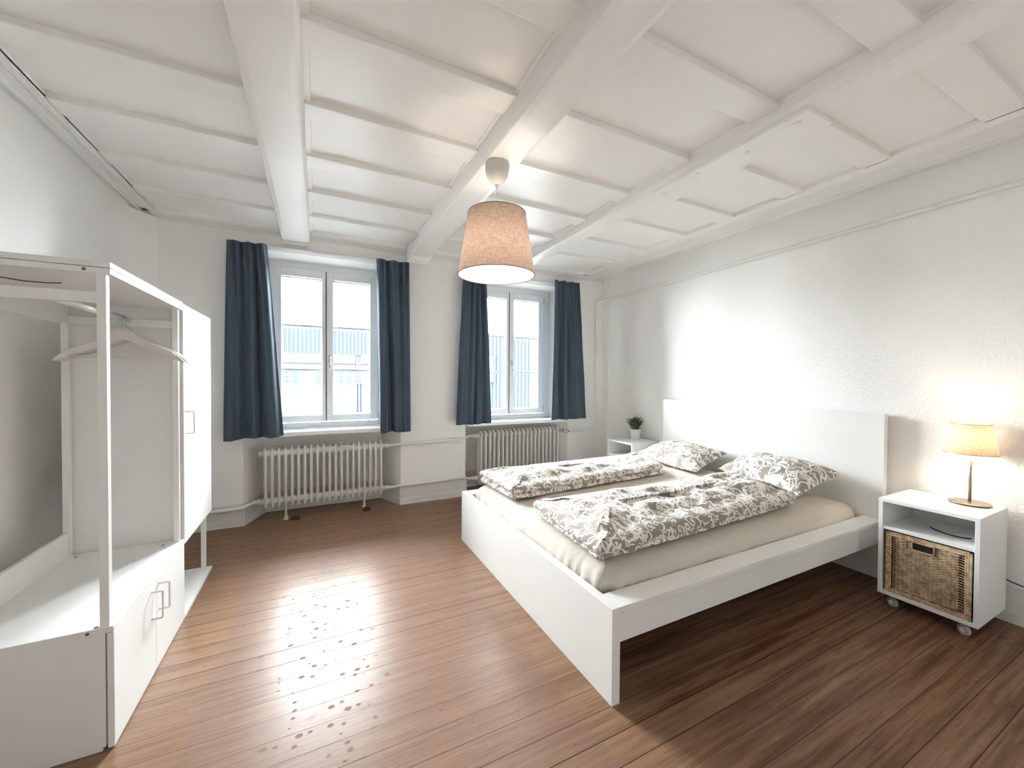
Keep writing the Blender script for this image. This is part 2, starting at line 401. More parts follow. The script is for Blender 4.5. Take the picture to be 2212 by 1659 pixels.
# ------------------------------------------------------------------ room shell
XL, XR, YW, YB, ZC, ZL = -1.22, 3.285, 4.0, -1.7, 2.56, 2.53
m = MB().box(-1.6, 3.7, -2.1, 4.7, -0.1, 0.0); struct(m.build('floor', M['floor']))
m = MB().box(XL - 0.3, XL, YB - 0.3, 4.7, 0, 2.75); struct(m.build('wall_left', M['wall']))
m = MB().box(XR, XR + 0.3, YB - 0.3, 4.7, 0, 2.75); struct(m.build('wall_right', M['wall_rough']))
# back wall behind the camera, with an opening added for the fill light
m = MB().box(XL, 0.55, YB - 0.3, YB, 0, 2.75).box(2.05, XR, YB - 0.3, YB, 0, 2.75).box(0.55, 2.05, YB - 0.3, YB, 0, 0.70).box(0.55, 2.05, YB - 0.3, YB, 1.80, 2.75)
struct(m.build('wall_back', M['wall']))
m = MB()
for a, b, c_, d in ((0.55, 0.6, 0.70, 1.80), (2.0, 2.05, 0.70, 1.80), (0.6, 2.0, 0.70, 0.75), (0.6, 2.0, 1.75, 1.80)): m.box(a, b, YB - 0.06, YB - 0.01, c_, d)
bw = struct(m.build('window_3', M['frame'])); MB().box(0.6, 2.0, YB - 0.042, YB - 0.036, 0.75, 1.75).build('window_pane', M['frosted'], bw)  # invented frame and pane around the added fill light
# window wall, piers with splayed sides
NX = [(-0.556, 0.757), (1.44, 2.76)]; WC = [0.088, 2.05]
FO = 0.535     # half width of the fixed window frame
m = MB()
def pier(xa, xb, la, lb):   # front xa..xb, splayed back corners
    poly = []
    poly.append((xa, YW)); poly.append((xb, YW))
    if lb is not None: poly += [(lb, 4.30), (lb, 4.60)]
    else: poly += [(xb, 4.60)]
    if la is not None: poly += [(la, 4.60), (la, 4.30)]
    else: poly += [(xa, 4.60)]
    m.prism(poly, 0, 2.75)
pier(XL, -0.556, None, WC[0] - FO); pier(0.757, 1.44, WC[0] + FO, WC[1] - FO); pier(2.76, XR, WC[1] + FO, None)
for (a, b), c_ in zip(NX, WC):
    m.box(c_ - FO - 0.02, c_ + FO + 0.02, 4.325, 4.60, 0, 0.79)                       # niche back
    m.prism_ax([(YW, 2.367), (4.22, 2.345), (4.60, 2.345), (4.60, 2.75), (YW, 2.75)], a - 0.002, b + 0.002, 0)   # lintel
struct(m.build('wall_front', M['wall']))
# boxed corner strip left and vertical plaster ridges right
m = MB().prism([(XL, 3.80), (-1.10, YW - 0.012), (-1.10, YW), (XL, YW)], 0, 2.50); struct(m.build('trim_1', M['wall']))
m = MB()
for y_, w_ in ((3.88, 0.03),):
    m.prism([(XR, y_ + w_), (XR - 0.007, y_ + w_ * 0.5), (XR - 0.007, y_ - w_ * 0.5), (XR, y_ - w_)], 0.2, 2.50 if y_ > 3.7 else 1.95)
struct(m.build('trim_2', M['wall_rough']))

# ceiling: recessed panels with lower cross boards
m = MB().box(XL - 0.3, XR + 0.3, YB - 0.3, 4.7, ZC, 2.8)
def board(x0, x1, y, w=0.135, sl=0.0):
    z0 = ZL
    m.prism_ax([(y, z0), (y + w, z0), (y + w + 0.012, ZC - 0.012), (y + w + 0.02, ZC + 0.002), (y, ZC + 0.002)], x0, x1, 0)
YS = [-1.27, -0.80, -0.33, 0.14, 0.615, 1.10, 1.585, 2.065, 2.545, 3.03, 3.49]
for y_ in YS:
    board(-1.10, -0.26, y_ + 0.02); board(-0.05, 0.83, y_); board(1.02, 1.95, y_)
for y_ in (-1.30, -0.83, -0.37, 0.10, 0.575, 1.055, 1.505, 1.985, 2.43, 2.90, 3.37): board(2.10, 2.93, y_)
# flat border boards
for x0, x1 in ((XL, -1.10), (2.915, 3.04)): m.box(x0, x1, YB, YW, ZL, ZC + 0.005)
m.box(3.04, XR, YB, YW, 2.538, ZC + 0.005)
m.box(XL, XR, 3.90, YW, ZL, ZC + 0.005)
for x0, x1 in ((-0.052, -0.02), (0.795, 0.83), (1.0, 1.03), (1.915, 1.95)): m.box(x0, x1, YB, 3.93, 2.545, ZC + 0.005)
struct(m.build('ceiling', M['ceil'], bevel=0.004))

# beams
def beam(name, x0, x1, zb, yend, ch, lip=0.012):
    m = MB(); w = x1 - x0
    poly = [(x0, ZC + 0.01), (x0, zb + ch + 0.02), (x0 + 0.006, zb + ch), (x0 + lip, zb + ch * 0.35), (x0 + lip + 0.006, zb + 0.004), (x0 + ch + 0.02, zb), (x1 - ch - 0.02, zb), (x1 - lip - 0.006, zb + 0.004), (x1 - lip, zb + ch * 0.35), (x1 - 0.006, zb + ch), (x1, zb + ch + 0.02), (x1, ZC + 0.01)]
    m.prism_ax(poly, YB, yend, 1)
    o = m.build(name, M['beam'], bevel=0.003); struct(o)
    return o
beam('beam_1', -0.272, -0.048, 2.455, 3.985, 0.018)
beam('beam_2', 0.812, 1.012, 2.437, 3.90, 0.018)
beam('beam_3', 1.925, 2.10, 2.47, 3.985, 0.014)
# moulded ends of the beams at the window wall
m = MB().prism_ax([(3.985, 2.555), (3.93, 2.43), (3.96, 2.425), (3.992, 2.44), (3.992, 2.555)], -0.262, -0.058, 0); struct(m.build('trim_3', M['beam'], bevel=0.006))
m = MB().prism_ax([(3.80, 2.44), (3.86, 2.415), (3.95, 2.405), (3.995, 2.42), (3.995, 2.555), (3.80, 2.555)], 0.806, 1.018, 0); struct(m.build('trim_4', M['beam'], bevel=0.012, segs=3))
# cornices
m = MB().prism_ax([(YW, 2.497), (3.985, 2.497), (3.975, 2.512), (3.955, 2.516), (3.95, 2.526), (3.93, 2.532), (3.93, 2.545), (YW, 2.545)], XL, XR, 0)
struct(m.build('trim_5', M['trim'], bevel=0.003))
m = MB().prism_ax([(2.985, 2.545), (3.00, 2.528), (3.085, 2.508), (3.095, 2.500), (3.112, 2.500), (3.12, 2.512), (3.125, 2.545)], YB, YW - 0.02, 1); struct(m.build('trim_6', M['trim'], bevel=0.004))
m = MB().prism_ax([(XL, 2.522), (XL + 0.018, 2.522), (XL + 0.022, 2.512), (XL + 0.035, 2.512), (XL + 0.045, 2.54), (XL, 2.54)], YB, YW - 0.02, 1)
m.prism_ax([(-1.135, 2.545), (-1.135, 2.52), (-1.12, 2.515), (-1.10, 2.52), (-1.10, 2.545)], YB, 3.95, 1)
struct(m.build('trim_7', M['trim'], bevel=0.003))

# baseboards
def bprof(): return [(0.0, 0.185), (0.012, 0.185), (0.014, 0.062), (0.022, 0.058), (0.026, 0.0), (0.0, 0.0)]
m = MB()
def bb_seg(p, q):
    p, q = Vector((p[0], p[1], 0)), Vector((q[0], q[1], 0)); d = (q - p).normalized(); nrm = Vector((d.y, -d.x, 0))
    prof = bprof(); n = len(prof); vs = [p + nrm * o_ + Vector((0, 0, z)) for o_, z in prof] + [q + nrm * o_ + Vector((0, 0, z)) for o_, z in prof]
    m.add(vs, [tuple(range(n)), tuple(range(2 * n - 1, n - 1, -1))] + [(i, n + i, n + (i + 1) % n, (i + 1) % n) for i in range(n)])
bb_seg((XL, YW), (-0.544, YW)); bb_seg((-0.568, YW - 0.012), (-0.44, 4.325)); bb_seg((-0.45, 4.325), (0.63, 4.325)); bb_seg((0.62, 4.325), (0.769, YW - 0.012))
bb_seg((0.745, YW), (1.452, YW)); bb_seg((1.428, YW - 0.012), (1.52, 4.325)); bb_seg((1.515, 4.325), (2.59, 4.325)); bb_seg((2.585, 4.325), (2.772, YW - 0.012)); bb_seg((2.748, YW), (XR, YW))
struct(m.build('baseboard_front', M['basebd']))
m = MB(); bb_seg((XR, YW), (XR, YB)); struct(m.build('baseboard_right', M['basebd']))
m = MB(); bb_seg((XL, YB), (XL, YW)); struct(m.build('baseboard_left', M['basebd']))
m = MB(); bb_seg((XR, YB), (XL, YB)); struct(m.build('baseboard_back', M['basebd']))

# ------------------------------------------------------------------ windows
def window(n, cx, dz, hinge_side):
    # fixed frame as the window's own mesh, sashes and panes as parts
    y0, y1 = 4.205, 4.30
    zb, zt = 0.785, 2.345
    m = MB().box(cx - FO - 0.03, cx - 0.475, y0 + 0.01, y1, zb, zt).box(cx + 0.475, cx + FO + 0.03, y0 + 0.01, y1, zb, zt)
    m.box(cx - 0.475, cx + 0.475, y0 + 0.01, y1, 2.285, zt).box(cx - 0.475, cx + 0.475, y0 - 0.005, y1, zb, 0.835)
    m.box(cx - 0.475, cx + 0.475, y0 - 0.012, y0 + 0.02, 0.818, 0.828)
    w = struct(m.build('window_%d' % n, M['frame'], bevel=0.004))
    for s in (-1, 1):
        xa, xb = (cx - 0.472, cx - 0.003) if s < 0 else (cx + 0.003, cx + 0.472)
        pa, pb = (cx - 0.375, cx - 0.038) if s < 0 else (cx + 0.062, cx + 0.40)
        if s < 0: pa, pb = cx - 0.372, cx - 0.037
        P0, P1 = 0.905, 2.205
        m = MB().box(xa, pa, 4.19, 4.255, 0.842, 2.28).box(pb, xb, 4.19, 4.255, 0.842, 2.28)
        m.box(pa, pb, 4.19, 4.255, 0.842, P0).box(pa, pb, 4.19, 4.255, P1, 2.28)
        sash = m.build('sash', M['frame'], w, bevel=0.004)
        m = MB()
        for z_ in (1.337, 1.752): m.box(pa, pb, 4.213, 4.243, z_ - 0.011, z_ + 0.011)
        m.build('glazing_bar', M['frame'], sash, bevel=0.002)
        MB().box(pa - 0.004, pb + 0.004, 4.226, 4.230, P0 - 0.004, P1 + 0.004).build('pane', M['glass'], sash)
        m = MB()
        for a, b, c_, d in ((pa, pa + 0.005, P0, P1), (pb - 0.005, pb, P0, P1)): m.box(a, b, 4.231, 4.246, c_, d)
        for c_, d in ((P0, P0 + 0.005), (P1 - 0.006, P1)): m.box(pa, pb, 4.231, 4.246, c_, d)
        m.build('seal', M['seal'], sash)
        for zh in (2.225, 0.895):
            xh = cx + s * 0.474
            MB().tube([(xh, 4.183, zh - 0.035), (xh, 4.183, zh + 0.035)], 0.007, 10).build('hinge', M['metal'], w, smooth=False)
    MB().box(cx - 0.004, cx + 0.004, 4.186, 4.20, 0.845, 2.277).build('seal', M['seal'], w)
    # handle on the right sash
    m = MB().box(cx + 0.018, cx + 0.048, 4.180, 4.19, 1.415, 1.478)
    h = m.build('handle_plate', M['metal'], w, bevel=0.004)
    MB().tube([(cx + 0.033, 4.185, 1.458), (cx + 0.033, 4.150, 1.458)], 0.008, 10).tube(route([(cx + 0.033, 4.150, 1.462), (cx + 0.034, 4.146, 1.34)], 0.01), [0.009, 0.0075], 10).build('handle', M['chrome'], w, smooth=True)
    return w
window(1, WC[0], 0, 1); window(2, WC[1], 0, 1)
# sills
for k, ((a, b), c_) in enumerate(zip(NX, WC)):
    m = MB().prism([(a + 0.03, 3.965), (b - 0.03, 3.965), (b - 0.012, YW), (c_ + FO - 0.002, 4.335), (c_ - FO + 0.002, 4.335), (a + 0.012, YW)], 0.742, 0.782)
    struct(m.build('window_sill_%d' % (k + 1), M['sill'], bevel=0.006))

# curtain rails
for a, b, lab, g in ((-0.66, 0.83, 'white curtain track above the window nearer the wardrobe', 1), (1.34, 2.87, 'white curtain track above the window nearer the bed', 2)):
    t0 = thing('curtain_rail', ((a + b) / 2, 3.96, 2.40), lab, 'curtain rail')
    MB().box(a, b, 3.968, 3.998, 2.372, 2.398).build('track', M['trim'], t0, bevel=0.003)
    MB().box(a, b, 3.955, 3.968, 2.380, 2.392).build('rail', M['sill'], t0, bevel=0.002)

def curtain(xtl, xtr, xbl, xbr, zt, zb, label, seed, folds, hemtilt=0.0, deep=0.05, gather=6):
    rnd = random.Random(seed); NU, NV = 150, 60
    vs = []; uvs = []
    ph = [rnd.uniform(0, 6.28) for _ in range(8)]; gat = [rnd.uniform(0.8, 1.25) for _ in range(8)]
    # big folds: list of (centre u, half width, depth)
    for j in range(NV + 1):
        v = j / NV; z = zt + (zb - zt) * v
        e = v ** 0.8
        for i in range(NU + 1):
            u = i / NU
            xl = xtl + (xbl - xtl) * v ** 0.9; xr = xtr + (xbr - xtr) * v ** 0.9
            # narrow pleats at the heading
            s_ = math.sin(2 * PI * gather * u + ph[0] + 0.8 * math.sin(3.1 * u + ph[1]))
            top = 0.020 * s_ * math.exp(-v * 3.5)
            yb = 0.0; dx = 0.0
            for (cu, hw, dp, dirn) in folds:
                cu2 = cu + 0.03 * math.sin(3 * v + ph[2])
                q = (u - cu2) / hw
                g = math.exp(-q * q)
                grow = 0.25 + 0.75 * min(1, v * 1.3)
                yb += dp * g * grow
                dx += dirn * 0.6 * q * g * hw * (xr - xl) * grow
            yb += (0.016 * math.sin(2 * PI * (gather * 0.5) * u + ph[3] + 0.9 * v) + 0.007 * math.sin(2 * PI * gather * 1.3 * u + ph[5] + 1.2 * v)) * (0.75 + 0.35 * v) + 0.006 * noise.noise(Vector((u * 6, v * 5, seed)))
            x = xl + (xr - xl) * u + dx
            y = 3.898 - 0.008 - yb + top
            zz = z + (hemtilt * (u - 0.5)) * v + 0.006 * s_ * math.exp(-v * 20) + 0.004 * math.sin(9 * u + ph[4]) * v
            vs.append((x, min(y, 3.945), zz)); uvs.append((u * 1.2, v * 1.6))
    fs = [(j * (NU + 1) + i, (j + 1) * (NU + 1) + i, (j + 1) * (NU + 1) + i + 1, j * (NU + 1) + i + 1) for j in range(NV) for i in range(NU)]
    m = MB().add(vs, fs); o = m.build('curtain', M['curtain'], None, smooth=True, uvs=uvs, solid=0.004)
    # move origin to the hem
    c_ = Vector(((xbl + xbr) / 2, 3.9, zb)); o.data.transform(Matrix.Translation(-c_)); o.location = c_
    return tag(o, label, 'curtain', 'slate blue curtains at the two windows')
curtain(-0.649, -0.372, -0.675, -0.250, 2.378, 0.752, 'wide slate blue curtain on the wardrobe side of the first window', 3, [(0.30, 0.20, -0.035, 0), (0.12, 0.1, 0.03, 0), (0.52, 0.08, 0.025, 0), (0.665, 0.035, -0.075, -1), (0.85, 0.12, 0.045, 0)], hemtilt=0.02)
curtain(0.512, 0.808, 0.545, 0.832, 2.385, 0.742, 'slate blue curtain on the bed side of the window nearer the wardrobe', 5, [(0.15, 0.10, 0.035, 0), (0.37, 0.045, -0.07, 1), (0.6, 0.14, 0.03, 0), (0.9, 0.09, 0.02, 0)], gather=5)
curtain(1.375, 1.625, 1.295, 1.690, 2.402, 0.780, 'slate blue curtain partly behind the hanging lamp shade', 9, [(0.25, 0.22, 0.035, 0), (0.545, 0.04, -0.06, -1), (0.66, 0.07, 0.03, 0), (0.86, 0.1, 0.01, 0)], gather=5)
curtain(2.492, 2.825, 2.448, 2.935, 2.416, 0.782, 'slate blue curtain next to the vertical heating pipe', 12, [(0.10, 0.08, 0.035, 0), (0.26, 0.05, -0.06, 1), (0.42, 0.07, 0.03, 0), (0.58, 0.06, -0.04, 0), (0.78, 0.12, 0.03, 0)], gather=6)

# ------------------------------------------------------------------ radiators and pipes
def radiator(x0, pitch, n, yf, ncol, zt, zb, label, pointed, cg=0.055):
    rt = thing('radiator', (x0 + pitch * (n - 1) / 2, yf + 0.05, 0.0), label, 'radiator', None)
    ys = [yf + cg * k for k in range(ncol)]; yc = sum(ys) / len(ys)
    hz = (zb + 0.055, zt - 0.045)
    first = None
    for i in range(n):
        x = x0 + pitch * i
        if first is None:
            m = MB()
            for y in ys:
                if pointed:
                    m.tube([(x, y, zb), (x, y, zb + 0.025), (x, y, zt - 0.03), (x, y + (yc - y) * 0.25, zt - 0.012), (x, y + (yc - y) * 0.6, zt)], [0.005, 0.0125, 0.0125, 0.010, 0.004], 8)
                else:
                    m.tube([(x, y, zb + 0.02), (x, y, zt - 0.03)], 0.0125, 10)
            if not pointed:
                ya, yb = ys[0], ys[-1]
                for z_, s in ((zt - 0.03, 1), (zb + 0.02, -1)):
                    pts = [(x, yc + (ya - yc) * math.cos(a), z_ + s * 0.034 * math.sin(a)) for a in [PI * k / 10 for k in range(11)]]
                    m.tube(pts, 0.0125, 8)
                    m.box(x - 0.010, x + 0.010, ya, yb, min(z_ - s * 0.02, z_ + s * 0.026), max(z_ - s * 0.02, z_ + s * 0.026))
            for z_ in hz:
                r_ = 0.031 if pointed else 0.026
                pts = [(x - pitch / 2, yc, z_), (x - pitch * 0.3, yc, z_), (x, yc, z_), (x + pitch * 0.3, yc, z_), (x + pitch / 2, yc, z_)]
                m.tube(pts, [r_ * 0.93, r_, r_ * 1.12, r_, r_ * 0.93], 14)
                if pointed: m.box(x - 0.006, x + 0.006, ys[0], ys[-1], z_ - 0.05, z_ + (0.055 if z_ > 0.3 else 0.045))
            first = m.build('section', M['rad'], rt, smooth=False); smooth_by_angle(first, 0.9)
        else:
            c = first.copy(); COL.objects.link(c); c.parent = rt; c.location = (pitch * i, 0, 0)
    xe0, xe1 = x0 - pitch / 2, x0 + pitch * (n - 0.5)
    MB().tube([(xe0 - 0.028, yc, hz[1]), (xe0 - 0.01, yc, hz[1]), (xe0, yc, hz[1])], [0.017, 0.02, 0.024], 6).build('end_plug', M['rad'], rt)
    return rt, yc, hz, xe0, xe1
r1, yc1, hz1, e10, e11 = radiator(-0.395, 0.0508, 20, 4.005, 2, 0.638, 0.118, 'cream column radiator standing on thin legs under the window nearer the wardrobe', True)
def fitting(m, x, y, z, s):
    m.tube([(x, y, z), (x + s * 0.012, y, z), (x + s * 0.013, y, z), (x + s * 0.035, y, z)], [0.02, 0.02, 0.027, 0.027], 8)
    m.tube([(x + s * 0.035, y, z), (x + s * 0.06, y, z), (x + s * 0.075, y, z)], [0.02, 0.018, 0.02], 10)
m = MB(); fitting(m, e11, yc1, hz1[1], 1); m.build('union', M['rad'], r1)
m = MB(); fitting(m, e11, yc1, hz1[0], 1); m.build('union', M['rad'], r1)
m = MB(); fitting(m, e10, yc1, hz1[0], -1); m.build('union', M['rad'], r1)
for x_, y_ in ((-0.243, 4.005), (0.417, 4.005)):
    m = MB().tube([(x_, y_, 0.0), (x_, y_, 0.01), (x_, y_, 0.02), (x_, y_, 0.16)], [0.02, 0.019, 0.008, 0.007], 10)
    m.build('foot', M['rad'], r1)
    m = MB().tube([(x_, y_ + 0.06, 0.0), (x_, y_ + 0.06, 0.01), (x_, y_ + 0.06, 0.02), (x_, y_ + 0.06, 0.16)], [0.02, 0.019, 0.008, 0.007], 10)
    m.build('foot', M['rad'], r1)
for bx, by, lab in ((-0.165, 3.965, 'small dark wooden block on the floor by the radiator leg nearer the wardrobe'), (0.43, 3.955, 'small dark wooden block on the floor by the radiator leg nearer the bed')):
    o = MB().box(-0.035, 0.035, -0.022, 0.022, 0, 0.022).box(-0.02, 0.025, -0.012, 0.018, 0.022, 0.028).build('wooden_block', M['woodblock'], None, bevel=0.002)
    o.location = (bx, by + 0.005, 0); tag(o, lab, 'block', 'dark wooden blocks under the radiator')
r2, yc2, hz2, e20, e21 = radiator(1.628, 0.0525, 20, 4.005, 4, 0.672, 0.105, 'cream tubular radiator with rounded tops, half hidden behind the bed', False, 0.036)
m = MB(); fitting(m, e20, yc2, hz2[1], -1); m.build('union', M['rad'], r2)
m = MB(); fitting(m, e20, yc2, hz2[0], -1); m.build('union', M['rad'], r2)
# thermostatic valve
m = MB().tube([(e21, yc2, hz2[1]), (e21 + 0.03, yc2, hz2[1]), (e21 + 0.05, yc2 - 0.02, hz2[1])], [0.016, 0.016, 0.014], 10)
v_ = m.build('valve_body', M['chrome'], r2)
m = MB().tube([(e21 + 0.05, yc2 - 0.03, hz2[1]), (e21 + 0.062, yc2 - 0.05, hz2[1])], [0.019, 0.019], 12); m.build('valve_collar', M['dark'], v_)
m = MB().tube([(e21 + 0.062, yc2 - 0.05, hz2[1]), (e21 + 0.085, yc2 - 0.09, hz2[1]), (e21 + 0.095, yc2 - 0.105, hz2[1])], [0.02, 0.024, 0.02], 16); m.build('thermostat_head', M['rad'], v_)
m = MB().tube([(e21 + 0.095, yc2 - 0.105, hz2[1]), (e21 + 0.0965, yc2 - 0.108, hz2[1])], [0.010, 0.010], 12); m.build('thermostat_cap', M['dark'], v_)
for z_ in (0.05,):
    for x_ in (1.85, 2.4): MB().tube([(x_, 4.03, 0), (x_, 4.03, 0.14)], 0.008, 8).build('foot', M['rad'], r2)

def pipe(pts, label, r=0.014, rad=0.06, joints=()):
    m = MB().tube(route(pts, rad), r, 12)
    for a, b in joints: m.tube([a, b], r * 1.22, 12)
    o = m.build('heating_pipe', M['pipe'], None, smooth=False); smooth_by_angle(o)
    return tag(o, label, 'pipe', 'white heating pipes')
yp = 3.965
pipe([(e11 + 0.075, yc1, hz1[1]), (0.70, yc1, hz1[1]), (0.77, yp, 0.608), (1.40, yp, 0.615), (1.50, yc2, hz2[1]), (e20 - 0.075, yc2, hz2[1])], 'upper white heating pipe running across the wall between the two radiators', joints=())
pipe([(e11 + 0.075, yc1, hz1[0]), (0.70, yc1, hz1[0]), (0.77, yp, 0.198), (1.40, yp, 0.205), (1.50, yc2, hz2[0]), (e20 - 0.075, yc2, hz2[0])], 'lower white heating pipe just above the baseboard between the two radiators')
pipe([(e10 - 0.075, yc1, hz1[0]), (-0.50, yc1, hz1[0] - 0.005), (-0.57, yp, 0.155), (-1.18, yp, 0.150)], 'white heating pipe from the radiator running low towards the wardrobe')
pipe([(e21 + 0.03, yc2 - 0.03, hz2[1]), (2.80, 3.962, 0.628), (3.165, yp, 0.628), (3.165, yp, 2.24), (3.25, 3.80, 2.245), (3.245, YB + 0.02, 2.335)], 'long white heating pipe rising beside the curtain and running along the bed wall',
     rad=0.09, joints=(((3.165, yp, 1.93), (3.165, yp, 1.97)), ((3.245, 0.97, 2.2915), (3.245, 1.0, 2.2910)), ((3.248, 3.3, 2.253), (3.248, 3.34, 2.252))))

# ------------------------------------------------------------------ ceiling cover board on beam 3
cb = thing('ceiling_cover_board', (1.99, 1.43, 2.45), 'white painted cover board with round knobs fixed under the ceiling beam over the bed', 'cover board')
MB().box(1.93, 2.135, 0.98, 1.87, 2.452, 2.472).build('board', M['beam'], cb, bevel=0.003)
for (x_, y_), r_ in zip(((1.99, 1.055), (2.01, 1.30), (1.965, 1.56), (2.0, 1.825)), (0.02, 0.012, 0.009, 0.017)):
    MB().lathe([(r_, 0.0), (r_, -0.003), (r_ * 0.75, -0.009), (r_ * 0.3, -0.011)], (x_, y_, 2.452), 16).build('knob', M['beam'], cb, smooth=True)

# ------------------------------------------------------------------ pendant lamp
PX, PY = 0.887, 1.975
pl = thing('pendant_lamp', (PX, PY, 2.44), 'pendant lamp with beige linen drum shade hanging from the ceiling beam', 'lamp')
m = MB().lathe([(0.064, 0.0), (0.065, -0.004), (0.0645, -0.03), (0.060, -0.06), (0.048, -0.087), (0.030, -0.104), (0.012, -0.112)], (PX, PY, 2.437), 32); m.build('ceiling_cup', M['plastic_cup'], pl, smooth=True)
MB().lathe([(0.011, 0.0), (0.011, -0.008), (0.006, -0.024)], (PX, PY, 2.327), 12).build('cord_grip', M['plastic_cup'], pl)
MB().tube([(PX, PY, 2.31), (PX, PY, 2.06)], 0.0028, 8).build('cord', M['plastic_cup'], pl)
def shade(rt, rb, z1, z0, c, nm, mat, lining, parent, seg=64, rim=None, rm=None):
    m = MB(); vs = []; uvs = []
    NR = 10
    for j in range(NR + 1):
        f_ = j / NR; r = rt + (rb - rt) * f_; z = z1 + (z0 - z1) * f_
        for k in range(seg + 1):
            a = 2 * PI * k / seg; vs.append((c[0] + r * math.cos(a), c[1] + r * math.sin(a), z)); uvs.append((k / seg * 1.2, f_ * (z1 - z0)))
    fs = [(j * (seg + 1) + k, (j + 1) * (seg + 1) + k, (j + 1) * (seg + 1) + k + 1, j * (seg + 1) + k + 1) for j in range(NR) for k in range(seg)]
    o = m.add(vs, fs).build(nm, mat, parent, smooth=True, uvs=uvs)
    for r, z, nn in ((rt, z1, 'top_rim'), (rb, z0, 'bottom_rim')):
        MB().tube([(c[0] + r * math.cos(a), c[1] + r * math.sin(a), z) for a in [2 * PI * k / 48 for k in range(49)]], 0.0022, 6, False).build(nn, rm or M['shade'], o, smooth=True)
    return o
SZ1, SZ0 = 2.165, 1.832
sh = shade(0.158, 0.209, SZ1, SZ0, (PX, PY), 'lamp_shade', M['shade'], None, pl)
tube_ring = lambda r, z: MB().tube([(PX + r * math.cos(a), PY + r * math.sin(a), z) for a in [2 * PI * k / 24 for k in range(25)]], 0.002, 6, False)
m = tube_ring(0.022, 2.10)
for k in range(3):
    a = 2 * PI * k / 3 + 0.5; m.tube([(PX + 0.022 * math.cos(a), PY + 0.022 * math.sin(a), 2.10), (PX + 0.157 * math.cos(a), PY + 0.157 * math.sin(a), SZ1 - 0.002)], 0.0015, 6)
m.build('spider_ring', M['metal'], pl)
MB().lathe([(0.016, 0.0), (0.02, -0.02), (0.02, -0.05)], (PX, PY, 2.085), 16).build('socket', M['pot'], pl, smooth=True)
t = NT('lit_opal_bulb'); t.b.inputs['Emission Color'].default_value = (1, 0.82, 0.58, 1); t.b.inputs['Emission Strength'].default_value = 3.0; t.base((0.9, 0.9, 0.88)); M['bulb'] = t.m
MB().lathe([(0.013, 0.0), (0.014, -0.01), (0.020, -0.03), (0.024, -0.045)], (PX, PY, 2.035), 20, False).build('bulb_neck', M['pot'], pl, smooth=True)

# ------------------------------------------------------------------ bed
B0, B1 = 1.165, 2.915
bed = thing('bed', (2.1, 2.04, 0.0), 'white double bed frame with tall flat headboard against the plaster wall', 'bed')
MB().box(1.02, 1.06, B0, B1, 0.0, 0.38).build('footboard', M['white_foil'], bed, bevel=0.0015)
MB().box(3.218, 3.262, B0, B1 + 0.02, 0.0, 1.058).build('headboard', M['white_foil'], bed, bevel=0.0015)
for a, b, c_, d in ((B0, B0 + 0.105, B0 + 0.008, B0 + 0.03), (B1 - 0.105, B1, B1 - 0.03, B1 - 0.008)):
    MB().box(1.06, 3.218, a, b, 0.358, 0.38).box(1.06, 3.218, c_, d, 0.235, 0.358).build('side_rail', M['white_foil'], bed, bevel=0.0015)
MB().box(1.06, 3.218, 2.02, 2.06, 0.20, 0.26).build('centre_beam', M['metal'], bed)
m = MB()
for k in range(22): m.box(1.10 + k * 0.097, 1.16 + k * 0.097, B0 + 0.03, B1 - 0.03, 0.262, 0.272)
m.build('slat_base', M['white_back'], bed)

